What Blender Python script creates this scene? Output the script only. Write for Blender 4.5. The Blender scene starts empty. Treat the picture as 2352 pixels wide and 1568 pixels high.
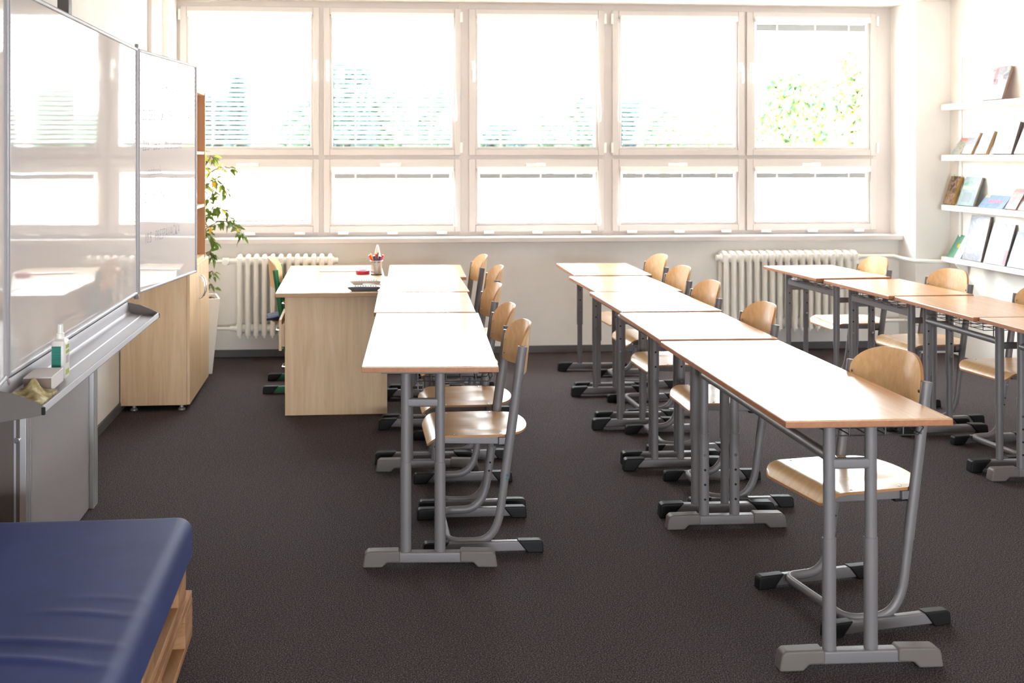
import bpy, bmesh, math, random
from mathutils import Vector, Matrix

scene = bpy.context.scene
col = scene.collection
R = math.radians

# ------------------------------------------------------------------ camera
cam_d = bpy.data.cameras.new('camera')
cam_d.sensor_width = 36.0
cam_d.lens = 2400.4 / 2352 * 36.0
cam_d.shift_x = (1176 - 993.6) / 2352
cam_d.shift_y = (358.3 - 784) / 2352
cam_d.clip_end = 400
cam_d.dof.use_dof = True
cam_d.dof.focus_distance = 4.1
cam_d.dof.aperture_fstop = 4.0
cam = bpy.data.objects.new('camera', cam_d)
col.objects.link(cam)
cam.location = (0, 0, 1.519)
cam.rotation_euler = (R(90), 0, -0.0769)
scene.camera = cam

# ------------------------------------------------------------------ light
world = bpy.data.worlds.new('sky')
scene.world = world
world.use_nodes = True
bg = world.node_tree.nodes['Background']
bg.inputs[0].default_value = (0.90, 0.95, 1.0, 1)
bg.inputs[1].default_value = 9.0

sun_d = bpy.data.lights.new('sun', 'SUN')
sun_d.energy = 0.95
sun_d.angle = R(1.2)
sun_d.color = (1.0, 0.90, 0.76)
sun = bpy.data.objects.new('sun', sun_d)
col.objects.link(sun)
sun.rotation_euler = Vector((1, -0.35, -0.235)).to_track_quat('-Z', 'Y').to_euler()

por_d = bpy.data.lights.new('window_portal', 'AREA')
por_d.shape = 'RECTANGLE'
por_d.size, por_d.size_y = 5.66, 1.82
por_d.cycles.is_portal = True
por = bpy.data.objects.new('window_portal', por_d)
col.objects.link(por)
por.location = (1.5, 8.30, 1.80)
por.rotation_euler = (R(-90), 0, 0)

por2_d = bpy.data.lights.new('rear_fill_portal', 'AREA')  # samples sky through the added, unseen rear opening
por2_d.shape = 'RECTANGLE'
por2_d.size, por2_d.size_y = 5.75, 1.42
por2_d.cycles.is_portal = True
por2 = bpy.data.objects.new('rear_fill_portal', por2_d)
col.objects.link(por2)
por2.location = (1.625, -5.16, .76)
por2.rotation_euler = (R(90), 0, 0)

vs = scene.view_settings
scene.display_settings.display_device = 'sRGB'
vs.view_transform = 'Standard'
vs.look = 'None'
vs.exposure = 1.58
vs.gamma = 1.0
vs.use_curve_mapping = False
cy = scene.cycles
cy.max_bounces = 10
cy.diffuse_bounces = 6
cy.glossy_bounces = 4
cy.transmission_bounces = 4
cy.transparent_max_bounces = 24
cy.caustics_reflective = False
cy.caustics_refractive = False
cy.sample_clamp_indirect = 8.0
cy.use_denoising = True

# ------------------------------------------------------------------ materials
def lin(c):
    return tuple(((v / 12.92) if v <= 0.04045 else ((v + 0.055) / 1.055) ** 2.4) for v in [x / 255 for x in c])

def mat(name, rgb, rough=0.5, metal=0.0, spec=0.5, coat=0.0, coat_rough=0.1, linear=False):
    m = bpy.data.materials.new(name)
    m.use_nodes = True
    b = m.node_tree.nodes['Principled BSDF']
    c = rgb if linear else lin(rgb)
    b.inputs['Base Color'].default_value = (*c, 1)
    b.inputs['Roughness'].default_value = rough
    b.inputs['Metallic'].default_value = metal
    b.inputs['Specular IOR Level'].default_value = spec
    b.inputs['Coat Weight'].default_value = coat
    b.inputs['Coat Roughness'].default_value = coat_rough
    return m

def N(m, t, **kw):
    n = m.node_tree.nodes.new(t)
    for k, v in kw.items():
        setattr(n, k, v)
    return n

def add_noise(m, cols, scale=(10, 10, 10), detail=4, rough=0.6, stops=(0.35, 0.65), bump=0.0, bump_dist=0.002, distort=0.0, coords='Object'):
    """noise driven colour ramp between cols, on object coordinates, optional bump"""
    nt = m.node_tree
    b = nt.nodes['Principled BSDF']
    tc = N(m, 'ShaderNodeTexCoord')
    mp = N(m, 'ShaderNodeMapping')
    mp.inputs['Scale'].default_value = scale
    nz = N(m, 'ShaderNodeTexNoise')
    nz.inputs['Scale'].default_value = 1.0
    nz.inputs['Detail'].default_value = detail
    nz.inputs['Roughness'].default_value = rough
    nz.inputs['Distortion'].default_value = distort
    rp = N(m, 'ShaderNodeValToRGB')
    el = rp.color_ramp.elements
    el[0].position, el[-1].position = stops[0], stops[-1]
    el[0].color = (*lin(cols[0]), 1)
    el[-1].color = (*lin(cols[-1]), 1)
    for i, c in enumerate(cols[1:-1]):
        e = el.new(stops[0] + (stops[-1] - stops[0]) * (i + 1) / (len(cols) - 1))
        e.color = (*lin(c), 1)
    nt.links.new(tc.outputs[coords], mp.inputs['Vector'])
    nt.links.new(mp.outputs['Vector'], nz.inputs['Vector'])
    nt.links.new(nz.outputs['Fac'], rp.inputs['Fac'])
    nt.links.new(rp.outputs['Color'], b.inputs['Base Color'])
    if bump:
        bp = N(m, 'ShaderNodeBump')
        bp.inputs['Strength'].default_value = bump
        bp.inputs['Distance'].default_value = bump_dist
        nt.links.new(nz.outputs['Fac'], bp.inputs['Height'])
        nt.links.new(bp.outputs['Normal'], b.inputs['Normal'])
    return m

M = {}
M['wall'] = add_noise(mat('wall_paint', (232, 226, 220), 0.85, spec=0.3), [(234, 229, 224), (241, 237, 233)], (2.5, 2.5, 2.5), 6, stops=(0.3, 0.7), bump=0.25, bump_dist=0.01)
M['ceiling'] = mat('ceiling_paint', (240, 235, 228), 0.9, spec=0.2)
M['carpet'] = add_noise(mat('carpet_pile', (60, 56, 58), 0.95, spec=0.15), [(20, 16, 17), (56, 49, 51), (140, 126, 128)], (240, 240, 240), 3, 0.9, stops=(0.39, 0.64), bump=0.35, bump_dist=0.003)
M['skirt'] = mat('grey_skirting', (92, 90, 92), 0.6)
M['pvc'] = mat('white_pvc', (212, 204, 200), 0.35, spec=0.4)
M['gasket'] = mat('grey_gasket', (150, 146, 142), 0.6)
M['white_plastic'] = mat('white_plastic', (244, 242, 238), 0.3)
M['radiator'] = mat('radiator_enamel', (248, 244, 239), 0.35)
M['laminate'] = add_noise(mat('beech_laminate', (205, 160, 118), 0.23, spec=0.9), [(198, 148, 106), (206, 158, 116), (214, 168, 126)], (60, 3, 60), 5, stops=(0.3, 0.7))
M['edge'] = add_noise(mat('beech_edge', (190, 130, 84), 0.4), [(160, 102, 66), (170, 112, 76)], (60, 60, 60), 2)
M['silver'] = mat('silver_paint', (117, 112, 114), 0.45, metal=0.15, spec=0.5)
M['grey_plastic'] = mat('grey_cap_plastic', (102, 94, 90), 0.55)
M['black_plastic'] = mat('black_cap_plastic', (20, 18, 19), 0.55, spec=0.3)
M['dark'] = mat('dark_hole', (12, 11, 12), 0.8)
M['chrome'] = mat('chrome', (215, 215, 215), 0.15, metal=1.0)
M['wire'] = mat('dark_wire', (92, 90, 92), 0.4, metal=0.6)
M['ply'] = add_noise(mat('beech_plywood', (206, 158, 104), 0.3, spec=0.6, coat=0.25, coat_rough=0.2), [(216, 172, 120), (223, 182, 132), (230, 193, 146)], (4, 60, 30), 4, stops=(0.3, 0.7))
M['ply_edge'] = mat('plywood_edge', (170, 120, 76), 0.5)
M['maple'] = add_noise(mat('maple_board', (200, 166, 130), 0.42, spec=0.45), [(208, 172, 134), (220, 188, 150), (228, 200, 166)], (30, 30, 2.2), 6, 0.62, stops=(0.28, 0.72), distort=0.6)
M['maple_top'] = add_noise(mat('maple_top', (214, 186, 152), 0.26, spec=0.5), [(206, 176, 140), (218, 190, 156)], (30, 2.2, 30), 5, stops=(0.3, 0.7))
M['maple_edge'] = mat('maple_edge', (186, 146, 104), 0.45)
M['enamel'] = mat('whiteboard_enamel', (202, 196, 196), 0.03, spec=0.5)
def wavy():
    m = M['enamel']; nt = m.node_tree
    tc = N(m, 'ShaderNodeTexCoord'); nz = N(m, 'ShaderNodeTexNoise')
    nz.inputs['Scale'].default_value = 3.0; nz.inputs['Detail'].default_value = 1.0
    bp = N(m, 'ShaderNodeBump'); bp.inputs['Strength'].default_value = 0.03; bp.inputs['Distance'].default_value = 0.02
    nt.links.new(tc.outputs['Object'], nz.inputs['Vector'])
    nt.links.new(nz.outputs['Fac'], bp.inputs['Height'])
    nt.links.new(bp.outputs['Normal'], nt.nodes['Principled BSDF'].inputs['Normal'])
wavy()
M['alu'] = mat('anodised_aluminium', (206, 204, 206), 0.32, metal=0.75)
M['alu_white'] = mat('white_aluminium', (166, 163, 170), 0.5, metal=0.15)
M['grey_panel'] = mat('grey_sheet', (150, 144, 146), 0.45)
M['dark_panel'] = mat('brown_grey_sheet', (88, 78, 74), 0.5)
M['pencil_mark'] = mat('grey_marker_ink', (128, 126, 138), 0.7)
M['blue_cover'] = add_noise(mat('navy_cover', (34, 41, 80), 0.6, spec=0.18), [(36, 43, 86), (42, 51, 100)], (6, 6, 6), 3, stops=(0.3, 0.7))
b_ = M['blue_cover'].node_tree.nodes['Principled BSDF']
b_.inputs['Sheen Weight'].default_value = 0.12
b_.inputs['Sheen Tint'].default_value = (*lin((150, 165, 220)), 1)
M['pine'] = add_noise(mat('raw_pine', (204, 164, 122), 0.75, spec=0.25), [(128, 84, 54), (172, 128, 92), (190, 150, 114)], (14, 2.0, 14), 6, 0.65, stops=(0.25, 0.75), distort=0.8, bump=0.3)
M['glass'] = bpy.data.materials.new('window_glass')
M['glass'].use_nodes = True
def glass():
    m = M['glass']; nt = m.node_tree
    nt.nodes.remove(nt.nodes['Principled BSDF'])
    out = nt.nodes['Material Output']
    tr = N(m, 'ShaderNodeBsdfTransparent'); gl = N(m, 'ShaderNodeBsdfGlossy')
    gl.inputs['Roughness'].default_value = 0.02
    tr.inputs['Color'].default_value = (0.97, 0.985, 0.98, 1)
    fr = N(m, 'ShaderNodeFresnel')
    ge = N(m, 'ShaderNodeNewGeometry'); ma = N(m, 'ShaderNodeMath', operation='MULTIPLY_ADD')   # same reflectance from both faces
    ma.inputs[1].default_value = 1 / 1.5 - 1.5; ma.inputs[2].default_value = 1.5
    nt.links.new(ge.outputs['Backfacing'], ma.inputs[0]); nt.links.new(ma.outputs[0], fr.inputs['IOR'])
    mx = N(m, 'ShaderNodeMixShader')
    nt.links.new(fr.outputs[0], mx.inputs[0]); nt.links.new(tr.outputs[0], mx.inputs[1]); nt.links.new(gl.outputs[0], mx.inputs[2])
    nt.links.new(mx.outputs[0], out.inputs['Surface'])
glass()
def translucent(name, rgb, t=0.5, rough=0.5):
    m = mat(name, rgb, rough)
    nt = m.node_tree; b = nt.nodes['Principled BSDF']; out = nt.nodes['Material Output']
    tl = N(m, 'ShaderNodeBsdfTranslucent'); tl.inputs['Color'].default_value = (*lin(rgb), 1)
    mx = N(m, 'ShaderNodeMixShader'); mx.inputs[0].default_value = t
    nt.links.new(b.outputs[0], mx.inputs[1]); nt.links.new(tl.outputs[0], mx.inputs[2])
    nt.links.new(mx.outputs[0], out.inputs['Surface'])
    return m
M['slat'] = translucent('white_slat', (244, 246, 246), 0.35)
M['slat_stack'] = mat('slat_stack_grey', (176, 180, 182), 0.5)
M['leaf'] = translucent('ficus_leaf', (92, 118, 44), 0.3, 0.4)
M['leaf_young'] = translucent('young_leaf', (176, 190, 84), 0.35, 0.4)
M['leaf_yellow'] = translucent('yellow_leaf', (240, 190, 40), 0.35, 0.4)
M['bark'] = mat('bark', (124, 92, 70), 0.8)
M['soil'] = add_noise(mat('soil', (70, 50, 40), 0.95), [(50, 36, 28), (150, 110, 80)], (70, 70, 70), 3)
M['pot'] = mat('white_pot', (240, 236, 230), 0.35)
M['green_paint'] = mat('green_frame_paint', (18, 112, 66), 0.4)
M['light_ply'] = add_noise(mat('light_birch_ply', (240, 202, 150), 0.4), [(234, 194, 142), (244, 208, 160)], (4, 40, 20), 3)
M['navy_cloth'] = mat('navy_cloth', (30, 36, 72), 0.8)
M['paper'] = mat('paper', (238, 238, 242), 0.6)
M['red_print'] = mat('red_print', (214, 120, 110), 0.6)
M['red_tape'] = mat('red_tape', (204, 44, 76), 0.4)
M['remote_grey'] = mat('remote_shell_grey', (196, 180, 164), 0.45)
M['remote_dark'] = mat('remote_shell_dark', (62, 56, 66), 0.45)
M['button'] = mat('remote_button', (70, 90, 100), 0.5)
M['teal_label'] = add_noise(mat('teal_label', (16, 112, 100), 0.5), [(12, 100, 90), (34, 132, 116)], (4, 4, 160), 2)
M['bottle'] = mat('bottle_plastic', (226, 220, 214), 0.3)
M['olive_label'] = mat('olive_label', (150, 168, 60), 0.5)
M['pale_print'] = mat('violet_print', (176, 158, 176), 0.6)
M['box_card'] = mat('grey_card', (206, 198, 198), 0.6)
M['box_end'] = mat('brown_card', (130, 112, 104), 0.7)
M['cloth'] = add_noise(mat('dust_cloth', (170, 160, 120), 0.9), [(120, 96, 60), (166, 152, 110), (214, 208, 178)], (26, 26, 26), 4, stops=(0.3, 0.7))
M['tan_panel'] = add_noise(mat('tan_board', (190, 144, 104), 0.5), [(182, 136, 96), (196, 150, 110)], (30, 30, 2), 5)
M['lamp_body'] = mat('lamp_body', (206, 194, 180), 0.5)
M['building'] = mat('cream_render', (250, 226, 180), 0.9, spec=0.1)
M['roof'] = mat('roof_felt', (210, 205, 200), 0.9, spec=0.1)
M['ground'] = add_noise(mat('pale_ground', (220, 218, 214), 0.95, spec=0.1), [(205, 204, 202), (232, 230, 226)], (0.15, 0.5, 0.5), 4)
M['tree_dark'] = translucent('conifer_leaf', (52, 82, 84), 0.25, 0.7)
M['tree_green'] = translucent('tree_leaf', (96, 132, 106), 0.3, 0.7)
M['tree_lime'] = translucent('lime_leaf', (168, 190, 112), 0.4, 0.7)
M['tree_orange'] = translucent('autumn_leaf', (200, 172, 116), 0.4, 0.7)

# ------------------------------------------------------------------ mesh helpers
class MB:
    def __init__(s):
        s.v, s.f, s.m = [], [], []
    def add(s, vs_, fs, mi=0):
        o = len(s.v)
        s.v += [tuple(v) for v in vs_]
        for f in fs:
            s.f.append([i + o for i in f]); s.m.append(mi)
        return s
    def box(s, x0, x1, y0, y1, z0, z1, mi=0):
        v = [(x0, y0, z0), (x1, y0, z0), (x1, y1, z0), (x0, y1, z0), (x0, y0, z1), (x1, y0, z1), (x1, y1, z1), (x0, y1, z1)]
        return s.add(v, [(0, 3, 2, 1), (4, 5, 6, 7), (0, 1, 5, 4), (1, 2, 6, 5), (2, 3, 7, 6), (3, 0, 4, 7)], mi)
    def prism(s, poly, axis, a, b, mi=0, cap_mi=None):
        """poly in the two other axes (in x,y,z order), extruded on axis from a to b"""
        def P(p, t):
            return {'x': (t, p[0], p[1]), 'y': (p[0], t, p[1]), 'z': (p[0], p[1], t)}[axis]
        n = len(poly)
        v = [P(p, a) for p in poly] + [P(p, b) for p in poly]
        s.add(v, [(i, (i + 1) % n, n + (i + 1) % n, n + i) for i in range(n)], mi)
        o = len(s.v) - 2 * n
        for f in (list(range(n)), list(range(2 * n - 1, n - 1, -1))):
            s.f.append([i + o for i in f]); s.m.append(mi if cap_mi is None else cap_mi)
        return s
    def sweep(s, path, ra, rb=None, n=10, up=None, mi=0, caps=True, closed=False):
        """elliptical tube along path; ra along the start normal, rb along the binormal"""
        rb = ra if rb is None else rb
        P = [Vector(p) for p in path]
        m = len(P)
        T = []
        for i in range(m):
            a = P[(i - 1) % m] if (closed or i > 0) else P[i]
            b = P[(i + 1) % m] if (closed or i < m - 1) else P[i]
            d = (b - a)
            T.append(d.normalized() if d.length > 1e-9 else Vector((0, 0, 1)))
        nrm = Vector(up) if up is not None else (Vector((0, 0, 1)) if abs(T[0].z) < 0.9 else Vector((1, 0, 0)))
        nrm = (nrm - T[0] * nrm.dot(T[0])).normalized()
        rings = []
        for i in range(m):
            if i > 0:
                ax = T[i - 1].cross(T[i])
                if ax.length > 1e-7:
                    nrm = Matrix.Rotation(T[i - 1].angle(T[i]), 3, ax.normalized()) @ nrm
                nrm = (nrm - T[i] * nrm.dot(T[i])).normalized()
            bn = T[i].cross(nrm)
            rings.append([P[i] + nrm * ra * math.cos(2 * math.pi * k / n) + bn * rb * math.sin(2 * math.pi * k / n) for k in range(n)])
        v = [p for r_ in rings for p in r_]
        f = []
        for i in range(m if closed else m - 1):
            j = (i + 1) % m
            for k in range(n):
                f.append((i * n + k, i * n + (k + 1) % n, j * n + (k + 1) % n, j * n + k))
        s.add(v, f, mi)
        if caps and not closed:
            o = len(s.v) - len(v)
            s.f.append([o + k for k in range(n - 1, -1, -1)]); s.m.append(mi)
            s.f.append([o + (m - 1) * n + k for k in range(n)]); s.m.append(mi)
        return s
    def cyl(s, a, b, r, n=16, mi=0, rb=None, up=None):
        return s.sweep([a, b], r, rb, n, up, mi)
    def lathe(s, prof, c=(0, 0, 0), n=24, mi=0):
        """prof: list of (r,z) around z through c"""
        m = len(prof)
        v = [(c[0] + r_ * math.cos(2 * math.pi * k / n), c[1] + r_ * math.sin(2 * math.pi * k / n), c[2] + z) for r_, z in prof for k in range(n)]
        f = [(i * n + k, i * n + (k + 1) % n, (i + 1) * n + (k + 1) % n, (i + 1) * n + k) for i in range(m - 1) for k in range(n)]
        s.add(v, f, mi)
        o = len(s.v) - len(v)
        if prof[0][0] > 1e-6:
            s.f.append([o + k for k in range(n - 1, -1, -1)]); s.m.append(mi)
        if prof[-1][0] > 1e-6:
            s.f.append([o + (m - 1) * n + k for k in range(n)]); s.m.append(mi)
        return s
    def grid(s, fn, nu, nv, mi=0, thick=None):
        """fn(u,v) -> point for u,v in 0..1; thick: fn giving the back point"""
        v = [fn(i / nu, j / nv) for j in range(nv + 1) for i in range(nu + 1)]
        w = nu + 1
        f = [(j * w + i, j * w + i + 1, (j + 1) * w + i + 1, (j + 1) * w + i) for j in range(nv) for i in range(nu)]
        if thick is None:
            return s.add(v, f, mi)
        v2 = [thick(i / nu, j / nv) for j in range(nv + 1) for i in range(nu + 1)]
        o = len(v)
        s.add(v + v2, f + [tuple(o + i for i in reversed(q)) for q in f], mi)
        base = len(s.v) - 2 * o
        rim = [i for i in range(nu)] + [nu + j * w for j in range(nv)] + [nv * w + i for i in range(nu, 0, -1)] + [j * w for j in range(nv, 0, -1)]
        L = len(rim)
        for a in range(L):
            p, q = rim[a], rim[(a + 1) % L]
            s.f.append([base + q, base + p, base + o + p, base + o + q]); s.m.append(mi + 1)
        return s
    def xf(s, mtx, start=0):
        s.v[start:] = [tuple(mtx @ Vector(p)) for p in s.v[start:]]
        return s
    def build(s, name, mats, parent=None, bevel=0.0, seg=2, smooth=40, loc=None):
        me = bpy.data.meshes.new(name)
        me.from_pydata(s.v, [], s.f)
        for m_ in (mats if isinstance(mats, (list, tuple)) else [mats]):
            me.materials.append(m_)
        me.polygons.foreach_set('material_index', s.m)
        bm = bmesh.new(); bm.from_mesh(me)
        bmesh.ops.recalc_face_normals(bm, faces=bm.faces)
        if bevel > 0:
            ed = [e for e in bm.edges if len(e.link_faces) == 2 and e.calc_face_angle(0) > R(40)]
            bmesh.ops.bevel(bm, geom=ed, offset=bevel, segments=seg, profile=0.5, affect='EDGES', clamp_overlap=True)
        bm.to_mesh(me); bm.free()
        if smooth:
            me.shade_smooth()
            me.set_sharp_from_angle(angle=R(smooth if not bevel else 60))
        o = bpy.data.objects.new(name, me)
        if bevel and smooth:                     # keep large faces flat shaded beside their rounded edges
            wn_ = o.modifiers.new('weighted', 'WEIGHTED_NORMAL')
            wn_.keep_sharp = True; wn_.weight = 100
        col.objects.link(o)
        if parent is not None:
            o.parent = parent
        if loc is not None:
            o.location = loc
        return o

def tag(o, label, cat, group=None, kind=None):
    o['label'] = label; o['category'] = cat
    if group: o['group'] = group
    if kind: o['kind'] = kind
    return o

def struct(o, label=None):
    o['kind'] = 'structure'
    if label: o['label'] = label
    return o

def thing(name, loc=(0, 0, 0), rz=0.0):
    o = bpy.data.objects.new(name, None)
    o.empty_display_size = 0.1
    col.objects.link(o)
    o.location = loc; o.rotation_euler = (0, 0, rz)
    return o

def copy_tree(o, parent=None):
    c = o.copy()
    col.objects.link(c)
    c.parent = parent
    if parent is not None:
        c.matrix_parent_inverse = o.matrix_parent_inverse.copy()
    for ch in list(o.children):
        copy_tree(ch, c)
    return c

def arc(c, r, a0, a1, n, plane='xz'):
    out = []
    for i in range(n + 1):
        a = a0 + (a1 - a0) * i / n
        u, w = c[0] + r * math.cos(a), c[1] + r * math.sin(a)
        out.append((u, w))
    return out

# ------------------------------------------------------------------ room
XL, XR, YW, ZC = -1.38, 4.611, 8.0, 2.715
YB = -5.0
struct(MB().box(XL - .2, XR + .2, YB - .2, 8.35, -.12, 0).build('floor', M['carpet'], smooth=0))
struct(MB().box(XL - .2, XR + .2, YB - .2, 8.35, ZC, ZC + .15).build('ceiling', M['ceiling'], smooth=0))
struct(MB().box(XL - .2, XL, YB - .2, 8.35, 0, ZC).build('wall_left', M['wall'], smooth=0))
struct(MB().box(XR, XR + .2, YB - .2, 8.35, 0, ZC).build('wall_right', M['wall'], smooth=0))
bw = MB()                                               # back wall, opening added behind the camera to brighten camera-facing surfaces
bw.box(XL, -1.25, YB - .2, YB, 0, ZC); bw.box(4.50, XR, YB - .2, YB, 0, ZC)
bw.box(-1.25, 4.50, YB - .2, YB, 0, .05); bw.box(-1.25, 4.50, YB - .2, YB, 1.47, ZC)
struct(bw.build('wall_back', M['wall'], smooth=0))
rwf = MB()  # frame of the added rear window, unseen, only for fill daylight
ya, yb_ = YB - .12, YB - .05
rwf.box(-1.25, 4.5, ya, yb_, .05, .11); rwf.box(-1.25, 4.5, ya, yb_, 1.41, 1.47)
for x in (-1.25, .1725, 1.595, 3.0175, 4.44):
    rwf.box(x, x + .06, ya, yb_, .11, 1.41)
rw = struct(rwf.build('window_6', M['pvc'], bevel=.004))
for x in (-1.19, .2325, 1.655, 3.0775):
    MB().box(x, x + 1.3625, YB - .088, YB - .082, .11, 1.41).build('glass_pane', M['glass'], rw, smooth=0)

wf = MB()
wf.box(XL, XR, YW, 8.35, 0, .857)                       # under the sill
wf.box(4.334, XR, 7.751, 8.35, 0, ZC)                   # right pier
wf.box(XL, -1.335, 7.76, 8.35, 0, ZC)                   # left pier
struct(wf.build('wall_window', M['wall'], smooth=0))
struct(MB().box(-1.335, 4.334, 7.925, 8.14, .857, .897).build('trim_1', M['pvc'], bevel=.006), 'white window sill board')
struct(MB().box(XL, XL + .028, 7.2, 7.45, 0, ZC).build('trim_2', M['pvc'], bevel=.004), 'white vertical duct cover on the left wall')
struct(MB().box(XL + .002, 4.334, YW - .012, YW, 0, .055).build('baseboard_window', M['skirt'], bevel=.003))
struct(MB().box(XL, XL + .012, YB, 7.9, 0, .055).build('baseboard_left', M['skirt'], bevel=.003))
struct(MB().box(4.334, XR, 7.739, 7.751, 0, .05).build('baseboard_pier', M['pvc'], bevel=.003))

# ------------------------------------------------------------------ windows
BX = [-1.335, -.236, .877, 2.015, 3.125, 4.334]
SA = [(-1.312, -.252), (-.220, .846), (.908, 1.984), (2.046, 3.116), (3.134, 4.206)]
GL = [(-1.240, -.321), (-.149, .775), (.983, 1.911), (2.120, 3.043), (3.207, 4.133)]
ZU, ZLo = (1.593, 2.585), (1.000, 1.394)               # glass heights
SU, SL = (1.523, 2.668), (.926, 1.497)                 # sash heights
HAND = [1, 0, 0, 1, 0]                                  # handle on the right (1) or left (0) stile

def ring(mb, o, i, y0, y1):
    mb.box(o[0], i[0], y0, y1, o[2], o[3]); mb.box(i[1], o[1], y0, y1, o[2], o[3])
    mb.box(i[0], i[1], y0, y1, i[3], o[3]); mb.box(i[0], i[1], y0, y1, o[2], i[2])

def handle_mesh(vertical, d):
    mb = MB()
    if vertical:
        mb.box(-.014, .014, -.012, 0, -.035, .035)
        mb.sweep([(0, -.01, 0), (0, -.045, 0), (0, -.052, -.012), (0, -.052, -.13)], .012, .009, 10)
    else:
        mb.box(-.035, .035, -.012, 0, -.014, .014)
        mb.sweep([(0, -.01, 0), (0, -.045, 0), (-.012 * d, -.052, 0), (-.13 * d, -.052, 0)], .011, .009, 10)
    return mb

winames = []
for n in range(5):
    fr = MB()
    x0, x1 = BX[n], BX[n + 1]
    s0, s1 = SA[n]
    y0, y1 = 8.128, 8.20
    fr.box(x0 - .003, s0 + .02, y0, y1, .875, ZC + .01); fr.box(s1 - .02, x1 + .003, y0, y1, .875, ZC + .01)
    fr.box(s0 + .01, s1 - .01, y0 + .002, y1, SU[1] - .02, ZC + .01)
    fr.box(s0 + .01, s1 - .01, y0 + .002, y1, SL[1] - .02, SU[0] + .02)
    fr.box(s0 + .01, s1 - .01, y0 + .002, y1, .875, SL[0] + .02)
    w = struct(fr.build('window_%d' % (n + 1), M['pvc'], bevel=.004))
    for (zs, zg, nm) in ((SU, ZU, 'upper_sash'), (SL, ZLo, 'lower_sash')):
        sm = MB()
        g0, g1 = GL[n]
        ring(sm, (s0, s1, zs[0], zs[1]), (g0 - .022, g1 + .022, zg[0] - .022, zg[1] + .022), 8.102, 8.19)
        ring(sm, (g0 - .022, g1 + .022, zg[0] - .022, zg[1] + .022), (g0, g1, zg[0], zg[1]), 8.114, 8.186)
        so = sm.build(nm, M['pvc'], w, bevel=.005)
        MB().box(g0 - .005, g1 + .005, 8.152, 8.160, zg[0] - .005, zg[1] + .005).build('glass_pane', M['glass'], so, smooth=0)
        if nm == 'upper_sash':
            hx = (g1 + s1) / 2 + .004 if HAND[n] else (g0 + s0) / 2 - .004
            handle_mesh(True, 1).build('window_handle', M['white_plastic'], so, bevel=.002, loc=(hx, 8.102, 2.225))
            ex = s0 - .004 if HAND[n] else s1 + .004
            for hz in (2.60, 1.585):
                MB().cyl((ex, 8.096, hz - .04), (ex, 8.096, hz + .04), .010, 12).build('hinge', M['white_plastic'], so)
        else:
            handle_mesh(False, 1).build('window_handle', M['white_plastic'], so, bevel=.002, loc=((g0 + g1) / 2 + .03, 8.102, 1.452))
            for hx in (g0 + .08, (g0 + g1) / 2, g1 - .08):
                MB().box(hx - .04, hx + .04, 8.086, 8.104, .914, .936).build('hinge', M['white_plastic'], so, bevel=.003)

# venetian blinds, one per sash
WN = ['leftmost', 'second from left', 'middle', 'fourth from left', 'rightmost']
def blind(n, zg, lowered, where, cord_side):
    g0, g1 = GL[n]
    t = thing('venetian_blind', ((g0 + g1) / 2, 8.13, zg[1]))
    h = (g1 - g0) / 2
    tag(t, '%s venetian blind in the %s %s window' % ('white lowered' if lowered else 'white raised', WN[n], where), 'blind', 'venetian blinds on the window wall')
    MB().box(-h - .012, h + .012, -.052, -.027, .0, .042).build('head_rail', M['white_plastic'], t, bevel=.003)
    H_ = zg[1] - zg[0]
    sl = MB()
    if lowered:
        pitch, wdt, tilt = .036, .031, R(42)
        k = 0; z = -.02
        zend = -H_ + .03
        while z > zend:
            pts = []
            for q in range(5):
                a = -wdt / 2 + wdt * q / 4
                bow = .0022 * (1 - (2 * q / 4 - 1) ** 2)
                pts.append((a * math.cos(tilt) - bow * math.sin(tilt), -a * math.sin(tilt) - bow * math.cos(tilt)))
            v = []
            for (py, pz) in pts:
                v += [(-h + .012, py - .004, z - pz), (h - .016, py - .004, z - pz)]
            sl.add(v, [(2 * q, 2 * q + 1, 2 * q + 3, 2 * q + 2) for q in range(4)])
            z -= pitch
        zb = zend - .004
        mslat = M['slat']
    else:
        zz = -.012
        dep = .042 if where == 'upper' else .026
        for q in range(7):
            zq = zz - dep * q / 7
            sl.box(-h + .012, h - .016, -.017 + .002 * (q % 2), .012, zq - dep / 7, zq)
        zb = zz - dep
        mslat = M['slat_stack']
    sl.build('slats', mslat, t, smooth=60 if lowered else 0)
    MB().box(-h + .012, h - .016, -.017, .011, zb - .012, zb).build('bottom_rail', M['slat_stack'], t, bevel=.003)
    for fx in (-.62, 0.06, .66):
        MB().box(fx * h - .007, fx * h + .007, -.0215, -.0205, zb - .014, .0).build('ladder_tape', M['white_plastic'], t, smooth=0)
    if cord_side:
        x = (h + .012) * cord_side
        L_ = .80 if where == 'upper' else .42
        o = .028 * cord_side
        MB().sweep([(x, -.05, .01), (x + o * .3, -.052, -L_ * .6), (x + o, -.053, -L_ * .9), (x + o * .8, -.053, -L_ * .99),
                    (x + o * .3, -.053, -L_ * 1.0), (x, -.052, -L_ * .95), (x - o * .1, -.05, -L_ * .5), (x, -.05, 0.01)], .0035, None, 6).build('pull_cord', M['white_plastic'], t)
CORD = [0, 1, 1, -1, 0]
for n in range(5):
    blind(n, ZU, n < 4, 'upper', CORD[n])
    blind(n, ZLo, n == 0, 'lower', CORD[n])

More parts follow.
